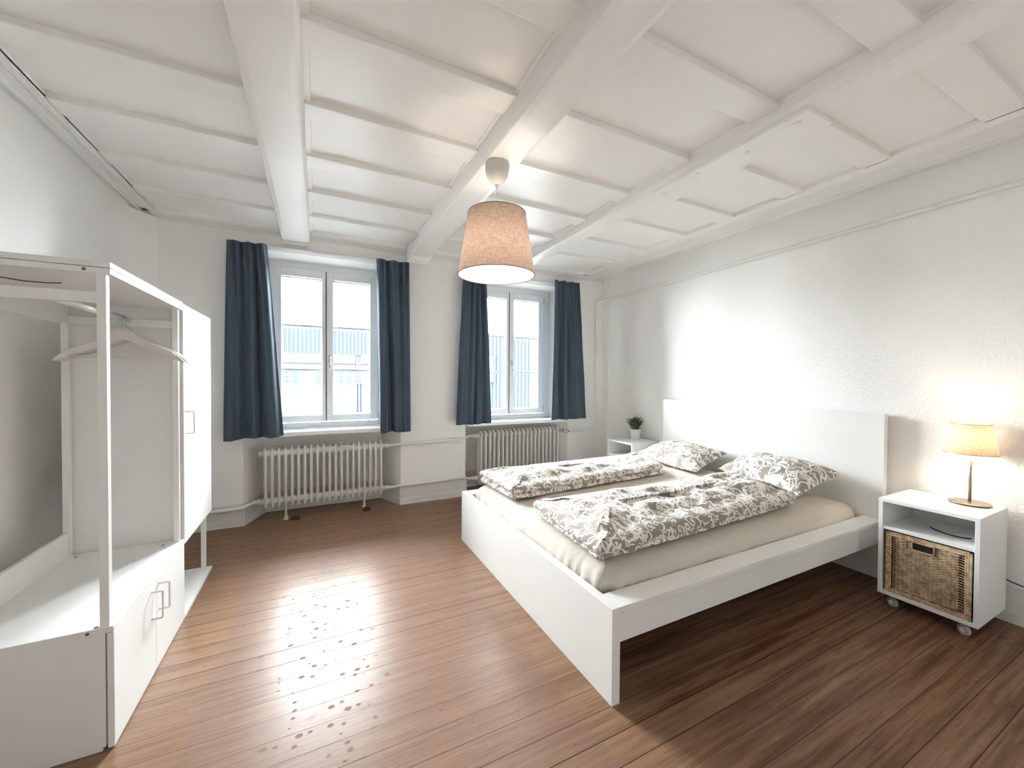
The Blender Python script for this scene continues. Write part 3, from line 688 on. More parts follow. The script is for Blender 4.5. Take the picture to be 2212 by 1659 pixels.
def puffy(corners, zb, H, rings, ro, nper=44, topfn=None, wr=0.006, seed=0.0, wscale=7.0, uvrot=0.0, botfn=None, edge_wr=0.0, top_n=16):
    """closed soft slab. corners: 4 xy ccw; rings: [(outset, zfrac)] from bottom edge to top edge; interior filled with shrinking rings"""
    C4 = [Vector((x, y, 0)) for x, y in corners]
    # rounded outline
    out = []
    for i in range(4):
        a, b, c_ = C4[i - 1], C4[i], C4[(i + 1) % 4]
        u = (a - b).normalized(); w = (c_ - b).normalized()
        out.append(('c', b + u * ro, b, b + w * ro))
    pts = []
    for i in range(4):
        _, p0, p1, p2 = out[i]; pts += arc(p0, p1, p2, 6)
        q0 = p2; q1 = out[(i + 1) % 4][1]
        for k in range(1, nper): pts.append(q0 + (q1 - q0) * (k / nper))
    n = len(pts); cen = sum(C4, Vector()) / 4
    nrm = []
    for i in range(n):
        d = (pts[(i + 1) % n] - pts[i - 1]).normalized(); nrm.append(Vector((d.y, -d.x, 0)))
    # medial shrink: towards the long axis segment
    e0 = (C4[0] + C4[3]) / 2; e1 = (C4[1] + C4[2]) / 2
    L = (e1 - e0).length; Wd = (C4[3] - C4[0]).length; ax = (e1 - e0).normalized()
    s0 = e0 + ax * min(Wd, L) * 0.5 * 0.98; s1 = e1 - ax * min(Wd, L) * 0.5 * 0.98
    if (e1 - e0).length < Wd:
        s0 = cen - Vector((-ax.y, ax.x, 0)) * 0.01; s1 = cen + Vector((-ax.y, ax.x, 0)) * 0.01
    def med(p):
        d = s1 - s0; t_ = max(0, min(1, (p - s0).dot(d) / max(d.length_squared, 1e-9))); return s0 + d * t_
    vs = []; uvs = []
    arcd = {}; dd = 0.0
    for (a0, z0_), (a1, z1_) in zip(rings[::-1], rings[::-1][1:]):
        arcd[(a0, z0_)] = dd; dd += math.hypot(a1 - a0, (z1_ - z0_) * H)
    arcd[rings[0]] = dd
    allr = []
    for k in range(6): allr.append(('in', 0.02 + (1 - 0.02) * k / 6, 0.0))
    for o_, zf in rings: allr.append(('edge', o_, zf))
    for k in range(1, top_n + 1): allr.append(('in', 1 - 0.985 * k / top_n, 1.0))
    half = min(Wd, L) / 2
    for kind, a, zf in allr:
        for i in range(n):
            p = pts[i]; nn = nrm[i]
            if kind == 'edge':
                q = p + nn * a; z = zb + H * zf
                uvp = p + nn * (rings[-1][0] + arcd[(a, zf)])
                infl = 0
                ew = edge_wr * noise.noise(Vector((p.x * 9 + seed, p.y * 9, zf * 2))) if edge_wr else 0
                q = q + nn * ew
            else:
                inr = rings[0][0] if zf == 0.0 else rings[-1][0]
                q = med(p) + (p + nn * inr - med(p)) * a; z = zb + H * zf
                uvp = q; infl = 1 if zf == 1.0 else 0
            # height of the top
            if kind == 'in' and zf == 1.0:
                d_ = (1 - a)
                z += (topfn(q, d_) if topfn else 0.0)
                z += wr * (noise.noise(Vector((q.x * wscale + seed, q.y * wscale, seed))) + 0.6 * noise.noise(Vector((q.x * wscale * 2.1, q.y * wscale * 3.3 + seed, 3.0)))) * min(1, d_ * 4)
            z += botfn(q) if botfn else 0
            vs.append(Vector((q.x, q.y, z)))
            cr, sr = math.cos(uvrot), math.sin(uvrot)
            if kind == 'in' and zf == 0.0: uvp = q + Vector((3, 3, 0))
            uvs.append((uvp.x * cr - uvp.y * sr, uvp.x * sr + uvp.y * cr))
    fs = []
    R_ = len(allr)
    for r in range(R_ - 1):
        for i in range(n):
            j = (i + 1) % n; fs.append((r * n + i, r * n + j, (r + 1) * n + j, (r + 1) * n + i))
    fs.append(tuple(range(n - 1, -1, -1))); fs.append(tuple((R_ - 1) * n + i for i in range(n)))
    return MB().add(vs, fs), uvs

# mattress with fitted sheet
def mat_bot(q): return 0.0
def mtop(q, d):
    g = max(0.0, min(1.0, (q.x - 2.0) / 1.1)); return 0.012 * min(1, d * 5) + 0.022 * g * g * min(1, d * 6) - 0.02 * max(0, 1 - (q.x - 1.07) / 0.35) * min(1, d * 5)
m, uv_ = puffy([(1.068, 1.276), (3.205, 1.276), (3.205, 2.804), (1.068, 2.804)], 0.275, 0.19,
               [(-0.02, 0.02), (0.0, 0.15), (0.0, 0.35), (0.0, 0.55), (-0.004, 0.68), (-0.016, 0.80), (-0.038, 0.90), (-0.07, 0.97), (-0.105, 1.0)], 0.10, nper=70, topfn=mtop, wr=0.004, seed=2.0, wscale=5, edge_wr=0.012)
# gathered creases of the sheet near the foot corners
for v in m.v:
    if v.z > 0.30:
        for (cx_, cy_) in ((1.07, 1.28), (1.07, 2.80)):
            dx, dy = v.x - cx_ - 0.25, v.y - cy_ - (0.25 if cy_ < 2 else -0.25); d = math.hypot(v.x - cx_, v.y - cy_)
            if d < 0.55:
                a = math.atan2(dy, dx); edge_f = max(0, min(1, (0.47 - v.z) / 0.10 + 0.25))
                amp_ = 0.014 * math.sin(a * 24 + 2 * noise.noise(Vector((d * 5, a, 1)))) * (1 - d / 0.55) * edge_f
                if v.x - 1.07 < 0.06: v.x += amp_ * 0.8
                if abs(v.y - cy_) < 0.06: v.y += amp_ * 0.8
                v.z += 0.011 * math.sin(a * 26 + 2 * noise.noise(Vector((d * 5, a, 0)))) * (1 - d / 0.55) * edge_f
mt = m.build('mattress', M['sheet'], None, smooth=True)
tag(mt, 'sand coloured fitted sheet on the thick double mattress lying in the white bed', 'mattress')

# duvets folded lengthwise
fold_rings = [(-0.06, 0.0), (-0.022, 0.03), (-0.004, 0.10), (0.0, 0.20), (-0.004, 0.31), (-0.020, 0.40), (-0.032, 0.455), (-0.020, 0.50), (-0.002, 0.58), (0.004, 0.70), (-0.002, 0.82), (-0.018, 0.92), (-0.045, 0.985), (-0.075, 1.02)]
fold_rings1 = [(-0.05, 0.0), (-0.016, 0.06), (-0.006, 0.16), (-0.012, 0.27), (-0.020, 0.32), (-0.008, 0.37), (0.0, 0.48), (0.0, 0.60), (-0.008, 0.74), (-0.022, 0.86), (-0.045, 0.96), (-0.075, 1.02)]
def headrise(q):
    g_ = max(0.0, min(1.0, (q.x - 2.0) / 1.1)); return 0.022 * g_ * g_
def tA(q, d): return 0.018 * min(1, d * 2.2) + 0.010 * math.sin(q.x * 4.3 + q.y * 3) * min(1, d * 3)
mA, uA = puffy([(1.125, 2.235), (2.56, 2.315), (2.72, 2.80), (1.115, 2.80)], 0.480, 0.092, fold_rings, 0.045, nper=60, topfn=tA, wr=0.020, seed=5.0, wscale=6, uvrot=0.15, botfn=headrise, edge_wr=0.014)
for v in mA.v: v.z = max(v.z, 0.478)
dA = mA.build('duvet', M['damask'], None, smooth=True, uvs=uA)
tag(dA, 'folded patterned duvet with two open layers, on the mattress half near the radiator', 'duvet', 'taupe scroll patterned duvets')
def tB(q, d): return (0.022 + 0.012 * (q.x - 1.1)) * min(1, d * 2.0) + 0.008 * math.sin(q.x * 5.1 + 1.0 - q.y * 4) * min(1, d * 3)
mB, uB = puffy([(1.075, 1.315), (2.70, 1.385), (2.86, 1.95), (1.13, 2.0)], 0.480, 0.088, fold_rings1, 0.04, nper=60, topfn=tB, wr=0.022, seed=11.0, wscale=7, uvrot=-0.2, botfn=headrise, edge_wr=0.012)
for v in mB.v: v.z = max(v.z, 0.478)
dB = mB.build('duvet', M['damask'], None, smooth=True, uvs=uB)
tag(dB, 'folded patterned duvet on the mattress half near the wicker nightstand', 'duvet', 'taupe scroll patterned duvets')

# pillows
def pillow(corners, zc, tilt, thick, label, seed):
    C4 = [Vector((x, y, 0)) for x, y in corners]; N = 36; vs = []; uvs = []
    def P(u, v):
        return (C4[0] * (1 - u) + C4[1] * u) * (1 - v) + (C4[3] * (1 - u) + C4[2] * u) * v
    for side in (1, -1):
        for j in range(N + 1):
            for i in range(N + 1):
                u, v = i / N, j / N; a, b = 2 * u - 1, 2 * v - 1
                # edges pull in between the corners
                pu = a * (1 - 0.07 * (1 - b * b)); pv = b * (1 - 0.07 * (1 - a * a))
                p = P((pu + 1) / 2, (pv + 1) / 2)
                h = (max(0, 1 - abs(a) ** 2.4) * max(0, 1 - abs(b) ** 2.4)) ** 0.55
                wr = 0.010 * noise.noise(Vector((u * 5 + seed, v * 5, side))) + 0.006 * noise.noise(Vector((u * 13 + seed, v * 11, side)))
                hh = h * thick * (0.62 if side > 0 else 0.38) + wr * min(1, h * 3)
                vs.append(Vector((p.x, p.y, zc + tilt(p) + side * hh))); uvs.append((p.x * 1.0 + (5 if side < 0 else 0) + seed, p.y))
    n1 = (N + 1) ** 2; fs = []
    for s in (0, 1):
        for j in range(N):
            for i in range(N):
                q = (s * n1 + j * (N + 1) + i, s * n1 + j * (N + 1) + i + 1, s * n1 + (j + 1) * (N + 1) + i + 1, s * n1 + (j + 1) * (N + 1) + i)
                fs.append(q if s == 0 else q[::-1])
    def w(i, j): return j * (N + 1) + i
    ring = [w(i, 0) for i in range(N)] + [w(N, j) for j in range(N)] + [w(i, N) for i in range(N, 0, -1)] + [w(0, j) for j in range(N, 0, -1)]
    for k in range(len(ring)):
        a, b = ring[k], ring[(k + 1) % len(ring)]; fs.append((b, a, a + n1, b + n1))
    o = MB().add(vs, fs).build('pillow', M['damask'], None, smooth=True, uvs=uvs)
    return tag(o, label, 'pillow', 'taupe scroll patterned pillows')
pillow([(2.72, 2.14), (3.18, 2.19), (3.185, 2.86), (2.79, 2.89)], 0.535, lambda p: 0.11 * max(0, (p.x - 2.75) / 0.45) - 0.01, 0.15, 'patterned pillow beside the potted plant end of the headboard', 1.3)
pillow([(2.74, 1.40), (3.175, 1.35), (3.185, 2.02), (2.86, 2.05)], 0.545, lambda p: 0.11 * max(0, (p.x - 2.75) / 0.45) - 0.012, 0.17, 'patterned pillow beside the wicker nightstand end of the headboard', 4.1)

# ------------------------------------------------------------------ nightstands
def nightstand(x0, y0, y1, label):
    x1 = XR - 0.03; z0, z1 = 0.067, 0.604; th = 0.018
    ns = thing('nightstand', ((x0 + x1) / 2, (y0 + y1) / 2, 0), label, 'nightstand', None)
    MB().box(x0, x1, y0, y1, z1 - th, z1).build('top', M['white'], ns, bevel=0.0012)
    MB().box(x0, x1, y0, y1, z0, z0 + th).build('bottom', M['white'], ns, bevel=0.0012)
    for a in (y0, y1 - th): MB().box(x0 + 0.001, x1, a, a + th, z0 + th, z1 - th).build('side_panel', M['white'], ns, bevel=0.0012)
    MB().box(x0 + 0.004, x1, y0 + th, y1 - th, 0.434, 0.452).build('shelf', M['white'], ns, bevel=0.0012)
    MB().box(x1 - 0.006, x1, y0 + th, y1 - th, z0 + th, z1 - th).build('back_panel', M['white_back'], ns)
    for cx_, cy_ in ((x0 + 0.045, y0 + 0.055), (x0 + 0.045, y1 - 0.055), (x1 - 0.05, y0 + 0.055), (x1 - 0.05, y1 - 0.055)):
        c = MB().box(cx_ - 0.02, cx_ + 0.02, cy_ - 0.02, cy_ + 0.02, z0 - 0.004, z0).box(cx_ - 0.012, cx_ + 0.012, cy_ - 0.016, cy_ - 0.012, 0.02, z0 - 0.004).box(cx_ - 0.012, cx_ + 0.012, cy_ + 0.012, cy_ + 0.016, 0.02, z0 - 0.004).build('castor', M['chrome'], ns)
        d = PI / 2 + 0.45; ax = Vector((math.sin(d), math.cos(d), 0)) * 0.010; ctr = Vector((cx_ - 0.008, cy_, 0.025))
        MB().tube([ctr - ax, ctr - ax * 0.8, ctr + ax * 0.8, ctr + ax], [0.020, 0.025, 0.025, 0.020], 24).build('wheel', M['castor'], c, smooth=False)
        MB().tube([ctr - ax * 1.12, ctr + ax * 1.12], 0.012, 16).build('hub', M['pot'], c)
    return ns
NS = nightstand(2.86, 0.672, 1.054, 'white nightstand on castors holding a wicker basket, with the table lamp on top')
NS2 = nightstand(2.888, 3.028, 3.41, 'white open nightstand in the corner behind the bed with the potted plant on top')
# cord inside the shelf of the nightstand
tag(MB().tube(arc((3.02, 0.74, 0.456), (2.95, 0.80, 0.456), (3.05, 0.90, 0.456), 10), 0.0035, 6).build('cord_loop', M['dark'], None), 'short black cord loop lying on the open nightstand shelf', 'cord')

# wicker basket
BX, BY0, BY1, BZ0, BZ1 = 2.872, 0.698, 1.026, 0.086, 0.425
bk = thing('wicker_basket', (3.02, 0.862, BZ0), 'natural wicker basket with dark handle slot inside the nightstand', 'basket')
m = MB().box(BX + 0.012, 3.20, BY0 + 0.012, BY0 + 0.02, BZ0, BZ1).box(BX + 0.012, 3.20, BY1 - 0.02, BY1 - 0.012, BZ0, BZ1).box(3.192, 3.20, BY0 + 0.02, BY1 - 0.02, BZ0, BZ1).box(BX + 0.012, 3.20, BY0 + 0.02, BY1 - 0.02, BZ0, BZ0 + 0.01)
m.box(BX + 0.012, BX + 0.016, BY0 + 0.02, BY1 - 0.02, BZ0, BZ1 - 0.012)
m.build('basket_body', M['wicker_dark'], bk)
m = MB(); hy0, hy1, hz0, hz1_ = 0.832, 0.917, 0.358, 0.399   # handle slot
rows = 44; zz0, zz1 = BZ0 + 0.028, BZ1 - 0.024; dz = (zz1 - zz0) / rows
inner0, inner1 = BY0 + 0.026, BY1 - 0.026; nseg = 52
def strand(y_a, y_b, z, hh, ph, off=0.0, rise=0.0):
    n = max(2, int((y_b - y_a) / 0.006)); vs = []; 
    for k in range(n + 1):
        y = y_a + (y_b - y_a) * k / n; w = 0.0028 * math.sin(y * 2 * PI / 0.0165 * 0.5 + ph)
        x = BX + 0.004 + off + w
        zc = z + rise * k / n
        vs += [(x, y, zc - hh), (x - 0.0022, y, zc - hh * 0.4), (x - 0.0022, y, zc + hh * 0.4), (x, y, zc + hh)]
    fs = [(k * 4 + j, k * 4 + 4 + j, k * 4 + 5 + j, k * 4 + 1 + j) for k in range(n) for j in range(3)]
    m.add(vs, [f_[::-1] for f_ in fs])
cols = [(inner0, inner0 + 0.024, 1), (inner0 + 0.024, inner1 - 0.028, 0), (inner1 - 0.028, inner1 - 0.004, 1)]
for r_ in range(rows):
    z = zz0 + dz * (r_ + 0.5)
    for a, b, slot in cols:
        if slot:
            if r_ % 2 == 0: strand(a, b, z - 0.002, dz * 0.42, 0.0, rise=0.004)
        else:
            if hz0 - 0.004 < z < hz1_ + 0.004:
                for c_, d in ((a, hy0 - 0.022), (hy1 + 0.022, b)): strand(c_, d, z, dz * 0.46, PI * (r_ % 2))
                for c_, d in ((hy0 - 0.022, hy0 - 0.004), (hy1 + 0.004, hy1 + 0.022)): strand(c_, d, z, dz * 0.22, PI * (r_ % 2), rise=0.003)
            else: strand(a, b, z, dz * 0.46, PI * (r_ % 2))
m.build('weave', M['wicker'], bk, smooth=True)
m = MB()
for y_ in [inner0 + 0.024 + k * 0.0165 for k in range(18)]:
    if y_ < inner1 - 0.02:
        if hy0 - 0.002 < y_ < hy1 + 0.002: m.tube([(BX + 0.006, y_, zz0), (BX + 0.006, y_, hz0 - 0.004)], 0.0026, 6)
        else: m.tube([(BX + 0.006, y_, zz0), (BX + 0.006, y_, zz1)], 0.0026, 6)
m.build('stake', M['wicker'], bk)
m = MB()
for pts in ([(BX + 0.004, BY0 + 0.01, BZ0 + 0.012), (BX + 0.004, BY1 - 0.01, BZ0 + 0.012)], [(BX + 0.004, BY0 + 0.01, BZ1 - 0.012), (BX + 0.004, BY1 - 0.01, BZ1 - 0.012)]):
    for k in range(3):
        z_off = (k - 1) * 0.008; m.tube([(pts[0][0] - 0.001, pts[0][1], pts[0][2] + z_off), (pts[1][0] - 0.001, pts[1][1], pts[1][2] + z_off)], 0.005, 8)
for y_ in (BY0 + 0.013, BY1 - 0.013):
    for k in range(3): m.tube([(BX + 0.003, y_ + (k - 1) * 0.008, BZ0 + 0.004), (BX + 0.003, y_ + (k - 1) * 0.008, BZ1 - 0.004)], 0.005, 8)
m.build('border', M['wicker'], bk)
m = MB().tube(route([(BX + 0.001, hy0, hz1_), (BX + 0.001, hy0, hz0), (BX + 0.001, hy1, hz0), (BX + 0.001, hy1, hz1_), (BX + 0.001, hy0 - 0.0, hz1_)], 0.008), 0.003, 8)
m.build('handle_edge', M['wicker'], bk)
MB().box(BX + 0.010, BX + 0.0118, hy0, hy1, hz0, hz1_).build('slot_dark_plate', M['dark'], bk)  # black plate put in for the darkness inside the slot

# ------------------------------------------------------------------ table lamp
LX, LY, LZ = 3.165, 0.785, 0.604
tl = thing('table_lamp', (LX, LY, LZ), 'table lamp with metal foot and light linen shade on the white nightstand', 'lamp')
MB().lathe([(0.074, 0.0), (0.076, 0.004), (0.070, 0.005)], (LX, LY, LZ), 40).build('base_underside', M['dark'], tl)
MB().lathe([(0.079, 0.005), (0.080, 0.008), (0.076, 0.0105), (0.02, 0.0125), (0.012, 0.014)], (LX, LY, LZ), 48).build('base', M['nickel'], tl, smooth=True)
MB().tube([(LX, LY, LZ + 0.013), (LX, LY, 0.90)], 0.0062, 16).build('pole', M['nickel'], tl, smooth=True)
sh2 = shade(0.074, 0.1005, 1.038, 0.879, (LX, LY), 'lamp_shade', M['shade_small'], None, tl, 48, rm=M['nickel'])
MB().lathe([(0.015, 0.0), (0.016, 0.035)], (LX, LY, 0.895), 16).build('socket', M['pot'], tl)
tag(MB().tube([(3.270, 0.74, 0.50), (3.270, 0.72, 0.30), (3.268, 0.69, 0.225), (3.266, 0.655, 0.214), (3.264, 0.60, 0.205), (3.262, 0.50, 0.198), (3.262, 0.3, 0.19), (3.262, 0.0, 0.19), (3.262, -1.2, 0.19)], 0.0032, 8).build('power_cord', M['dark'], None),
    'thin black power cord running along the wall behind the nightstand', 'cord')

# ------------------------------------------------------------------ potted plant
px_, py_ = 3.17, 3.28
pp = thing('potted_plant', (px_, py_, 0.604), 'small bushy green plant in a white pot on the corner nightstand', 'plant')
MB().lathe([(0.045, 0.0), (0.047, 0.003), (0.061, 0.098), (0.064, 0.103), (0.064, 0.11), (0.060, 0.11), (0.057, 0.095), (0.05, 0.09)], (px_, py_, 0.604), 32).build('pot', M['pot'], pp, smooth=True)
MB().lathe([(0.057, 0.0), (0.03, 0.006), (0.01, 0.008)], (px_, py_, 0.697), 20).build('soil', M['soil'], pp)
rl = random.Random(4); ms = MB(); ml = MB()
for k in range(95):
    a = rl.uniform(0, 2 * PI); sp = rl.random() ** 0.6; hgt = 0.05 + 0.105 * (1 - 0.45 * sp) * rl.uniform(0.6, 1.05)
    b0 = Vector((px_ + 0.03 * sp * math.cos(a), py_ + 0.03 * sp * math.sin(a), 0.70)); e = Vector((px_ + 0.098 * sp * math.cos(a), py_ + 0.098 * sp * math.sin(a), 0.70 + hgt))
    mid = (b0 + e) / 2 + Vector((0, 0, 0.012)); path = arc(b0, mid, e, 4); ms.tube(path, 0.0012, 4)
    for q in range(7):
        f_ = 0.35 + 0.65 * q / 6; p = b0.lerp(e, f_) + Vector((0, 0, 0.008 * (1 - f_)))
        d = Vector((rl.uniform(-1, 1), rl.uniform(-1, 1), rl.uniform(-0.2, 0.9))).normalized(); ln = rl.uniform(0.010, 0.017)
        s_ = d.cross(Vector((rl.uniform(-1, 1), rl.uniform(-1, 1), rl.uniform(-1, 1)))).normalized() * ln * 0.42
        up = d.cross(s_).normalized() * 0.0015
        ml.add([p, p + d * ln * 0.35 + s_ + up, p + d * ln * 0.75 + s_ * 0.8 + up, p + d * ln, p + d * ln * 0.75 - s_ * 0.8 + up, p + d * ln * 0.35 - s_ + up], [(0, 1, 2, 3, 4, 5)])
ms.build('stems', M['leaf'], pp); ml.build('foliage', M['leaf'], pp)

# ------------------------------------------------------------------ wardrobe (open hanging unit)
WX0, WX1, WY0, WY1 = -1.055, -0.617, 1.785, 2.582
wd = thing('open_wardrobe', (-0.83, 2.18, 0), 'white open wardrobe with hanging rail above a low two-door cupboard', 'wardrobe')
zc0, zc1 = 0.012, 0.42
MB().box(WX0, WX1 - 0.022, WY0, WY0 + 0.016, zc0, zc1 - 0.02).build('side_panel', M['white'], wd, bevel=0.001)
MB().box(WX0, WX1 - 0.022, WY1 - 0.016, WY1, zc0, zc1 - 0.02).build('side_panel', M['white'], wd, bevel=0.001)
MB().box(WX0, WX1, WY0, WY1 + 0.004, zc1 - 0.02, zc1).build('cupboard_top', M['white'], wd, bevel=0.001)
MB().box(WX0, WX1 - 0.022, WY0 + 0.016, WY1 - 0.016, zc0, zc0 + 0.016).build('cupboard_bottom', M['white'], wd)
MB().box(WX0, WX0 + 0.006, WY0 + 0.016, WY1 - 0.016, 0.03, zc1 - 0.02).build('cupboard_back', M['white_back'], wd)
MB().box(WX0 + 0.01, WX1 - 0.03, WY0 + 0.001, WY0 + 0.015, 0.0, zc0).build('plinth', M['white'], wd)
MB().box(WX0 + 0.01, WX1 - 0.03, WY1 - 0.015, WY1 - 0.001, 0.0, zc0).build('plinth', M['white'], wd)
def wire_handle(x, y, z0, z1, parent, thin=0.0028):
    MB().tube(route([(x, y, z0), (x + 0.036, y, z0), (x + 0.036, y, z1), (x, y, z1)], 0.004), thin + 0.001, 8).build('handle', M['handle'], parent, smooth=True)
YM = 2.182
for a, b, hy in ((WY0 + 0.002, YM - 0.002, YM - 0.055), (YM + 0.001, WY1 + 0.002, YM + 0.03)):
    d = MB().box(WX1 - 0.018, WX1 - 0.0, a, b, 0.004, zc1 - 0.023).build('door', M['white'], wd, bevel=0.001)
    wire_handle(WX1, hy, 0.25, 0.363, d)
# frame posts
PW = 0.024
for x_ in (WX0, -0.653):
    for y_ in (WY0 + 0.004, WY1 - PW - 0.004):
        MB().box(x_, x_ + PW, y_, y_ + PW, zc1, 1.61).build('post', M['white'], wd, bevel=0.001)
MB().box(WX0, WX1, WY0, WY1 + 0.004, 1.631, 1.65).build('top_panel', M['white'], wd, bevel=0.001)
MB().box(WX0, WX1, WY0, WY1 + 0.004, 1.610, 1.629).build('top_frame', M['white'], wd, bevel=0.001)
MB().box(WX0 + PW, -0.653, WY0 + 0.004, WY0 + 0.022, 1.512, 1.548).build('cross_rail', M['white'], wd, bevel=0.001)
MB().box(WX0 + PW, -0.653, WY1 - 0.020, WY1 - 0.004, 1.512, 1.548).build('cross_rail', M['white'], wd, bevel=0.001)
MB().box(WX0 + 0.002, WX0 + 0.018, WY0 + 0.028, WY1 - 0.028, zc1, 0.535).build('back_rail', M['white'], wd, bevel=0.001)
MB().box(WX0 + 0.002, WX0 + 0.018, WY0 + 0.028, WY1 - 0.028, 1.51, 1.61).build('back_rail', M['white'], wd, bevel=0.001)
MB().tube([(-0.82, WY0 + 0.022, 1.540), (-0.82, WY1 - 0.020, 1.540)], 0.0128, 20).build('clothes_rod', M['handle'], wd, smooth=True)
for x_, y_, z_, d in ((-0.682, WY0 - 0.001, 0.409, 'y'), (-0.681, WY0 - 0.001, 1.620, 'y')):
    MB().tube([(x_, y_, z_), (x_, y_ + 0.004, z_)], 0.0055, 12).build('cam_lock', M['screw'], wd)
for x_, y_ in ((WX0 + 0.05, WY1 - 0.045), (-0.69, WY1 - 0.05), (-0.665, WY0 + 0.012)):
    MB().tube([(x_, y_, zc1 - 0.001), (x_, y_, zc1 + 0.001)], 0.006, 10).build('cam_lock', M['screw'], wd)
# small cable at the top
tag(MB().tube([(-1.0, 1.90, 1.607), (-0.96, 1.93, 1.598), (-0.90, 1.965, 1.594), (-0.85, 2.0, 1.600), (-0.83, 2.02, 1.607)], 0.002, 6).build('thin_cable', M['woodblock'], None), 'thin brown cable sagging under the wardrobe top panel', 'cable')

# tall cupboard beside it
TY0, TY1 = 2.592, 3.182
tw = thing('tall_cupboard', (-0.83, 2.89, 0), 'white tall one-door cupboard on open legs standing between wardrobe and window', 'cupboard')
MB().box(WX0, -0.645, TY0, TY0 + 0.016, 0.385, 1.625).build('side_panel', M['white'], tw, bevel=0.001)
MB().box(WX0, -0.645, TY1 - 0.016, TY1, 0.385, 1.625).build('side_panel', M['white'], tw, bevel=0.001)
MB().box(WX0, WX1, TY0, TY1, 1.626, 1.644).build('top_panel', M['white'], tw, bevel=0.001)
MB().box(WX0, -0.638, TY0 + 0.017, TY1 - 0.017, 0.385, 0.401).build('bottom_panel', M['white'], tw, bevel=0.001)
MB().box(WX0, WX0 + 0.006, TY0 + 0.016, TY1 - 0.016, 0.401, 1.625).build('back_panel', M['white_back'], tw)
for y_ in (TY0 + 0.002, TY1 - PW - 0.002):
    for x_ in (WX0, -0.669): MB().box(x_, x_ + PW, y_, y_ + PW, 0.018, 0.384).build('leg', M['white'], tw, bevel=0.001)
MB().box(WX0, WX1, TY0, TY1 + 0.01, 0.0, 0.018).build('floor_shelf', M['white'], tw, bevel=0.001)
MB().box(-0.640, -0.636, TY0 + 0.003, TY0 + 0.006, 0.40, 1.62).build('side_strip', M['white'], tw)
d = MB().box(WX1 - 0.018, WX1, TY0, TY1, 0.39, 1.624).build('door', M['white'], tw, bevel=0.001)
wire_handle(WX1, TY0 + 0.03, 0.967, 1.082, d)

# hangers
def hanger(y, x0, label, rot):
    hg = thing('clothes_hanger', (-0.82, y, 1.5528), label, 'hanger', 'white wooden clothes hangers on the wardrobe rail')
    cx_ = -0.782 - (-0.82); c0 = -0.82
    # shoulders: swept flat bow (local coordinates around the hook)
    pts = []; L = 0.222
    top = []; bot = []
    for k in range(-25, 26):
        s = k / 25; x = c0 + 0.035 + s * L
        A_ = abs(s)
        def pw(tb):
            for (a0, b0), (a1, b1) in zip(tb, tb[1:]):
                if A_ <= a1: return b0 + (b1 - b0) * (A_ - a0) / (a1 - a0)
            return tb[-1][1]
        zt = 1.478 - pw([(0, 0), (0.11, 0.002), (0.17, 0.012), (0.25, 0.031), (0.33, 0.043), (0.5, 0.062), (0.80, 0.096), (0.84, 0.108), (0.9, 0.112), (1.0, 0.140)])
        hgt = (1.478 - pw([(0, 0.041), (0.9, 0.136), (1.0, 0.147)]) - zt) * -1
        yy = y - 0.02 * s * s
        top.append((x, yy, zt)); bot.append((x, yy, zt - hgt))
    m = MB(); n = len(top); th = 0.0055; vs = []
    for k in range(n):
        for dy in (-th, th):
            vs += [(top[k][0], top[k][1] + dy, top[k][2]), (bot[k][0], bot[k][1] + dy, bot[k][2])]
    fs = []
    for k in range(n - 1):
        a = k * 4; b = a + 4
        fs += [(a, a + 1, b + 1, b), (a + 2, b + 2, b + 3, a + 3), (a, b, b + 2, a + 2), (a + 1, a + 3, b + 3, b + 1)]
    fs += [(0, 2, 3, 1), ((n - 1) * 4, (n - 1) * 4 + 1, (n - 1) * 4 + 3, (n - 1) * 4 + 2)]
    m.add(vs, fs).build('shoulders', M['hangerwood'], hg, bevel=0.0012)
    zb_ = bot[4][2] + 0.008
    MB().tube([(bot[4][0], bot[4][1], zb_), (c0 + 0.035, y - 0.016, zb_ - 0.001), (bot[-5][0], bot[-5][1], zb_)], 0.0048, 10).build('trouser_bar', M['hangerwood'], hg, smooth=True)
    hk = [(c0 + 0.035, y, 1.472), (c0 + 0.035, y, 1.492), (c0 + 0.020, y, 1.512)]
    cxr, czr, rr = c0, 1.540, 0.0150
    hk = [(c0 + 0.035, y, 1.472), (c0 + 0.035, y, 1.490), (c0 + 0.012, y, 1.508)]
    for k in range(0, 12):
        a = math.radians(-50 + k * 22); hk.append((cxr + rr * math.cos(a) * 1.02 + 0.0, y, czr + rr * math.sin(a)))
    MB().tube(hk, 0.0019, 8).build('hook', M['metal'], hg, smooth=True)
    return hg
hl = ['white wooden hanger at the front of the bunch on the clothes rail', 'white wooden hanger second from the front of the bunch', 'white wooden hanger in the middle of the bunch', 'white wooden hanger second from the back of the bunch', 'white wooden hanger at the back of the bunch, nearest the cupboard side']
h0 = hanger(2.400, 0, hl[0], 0)
for k, (dy, rz) in enumerate(((0.042, 0.05), (0.062, 0.07), (0.082, 0.06), (0.100, 0.08))):
    c = copy_tree(h0); c.location = (-0.82, 2.400 + dy, 1.5528); c.rotation_euler = (0, 0, rz); c['label'] = hl[k + 1]

# ------------------------------------------------------------------ outside
g = MB().box(-60, 60, 4.62, 80, -6.2, -6.0).build('ground_outside', M['ground']); struct(g)
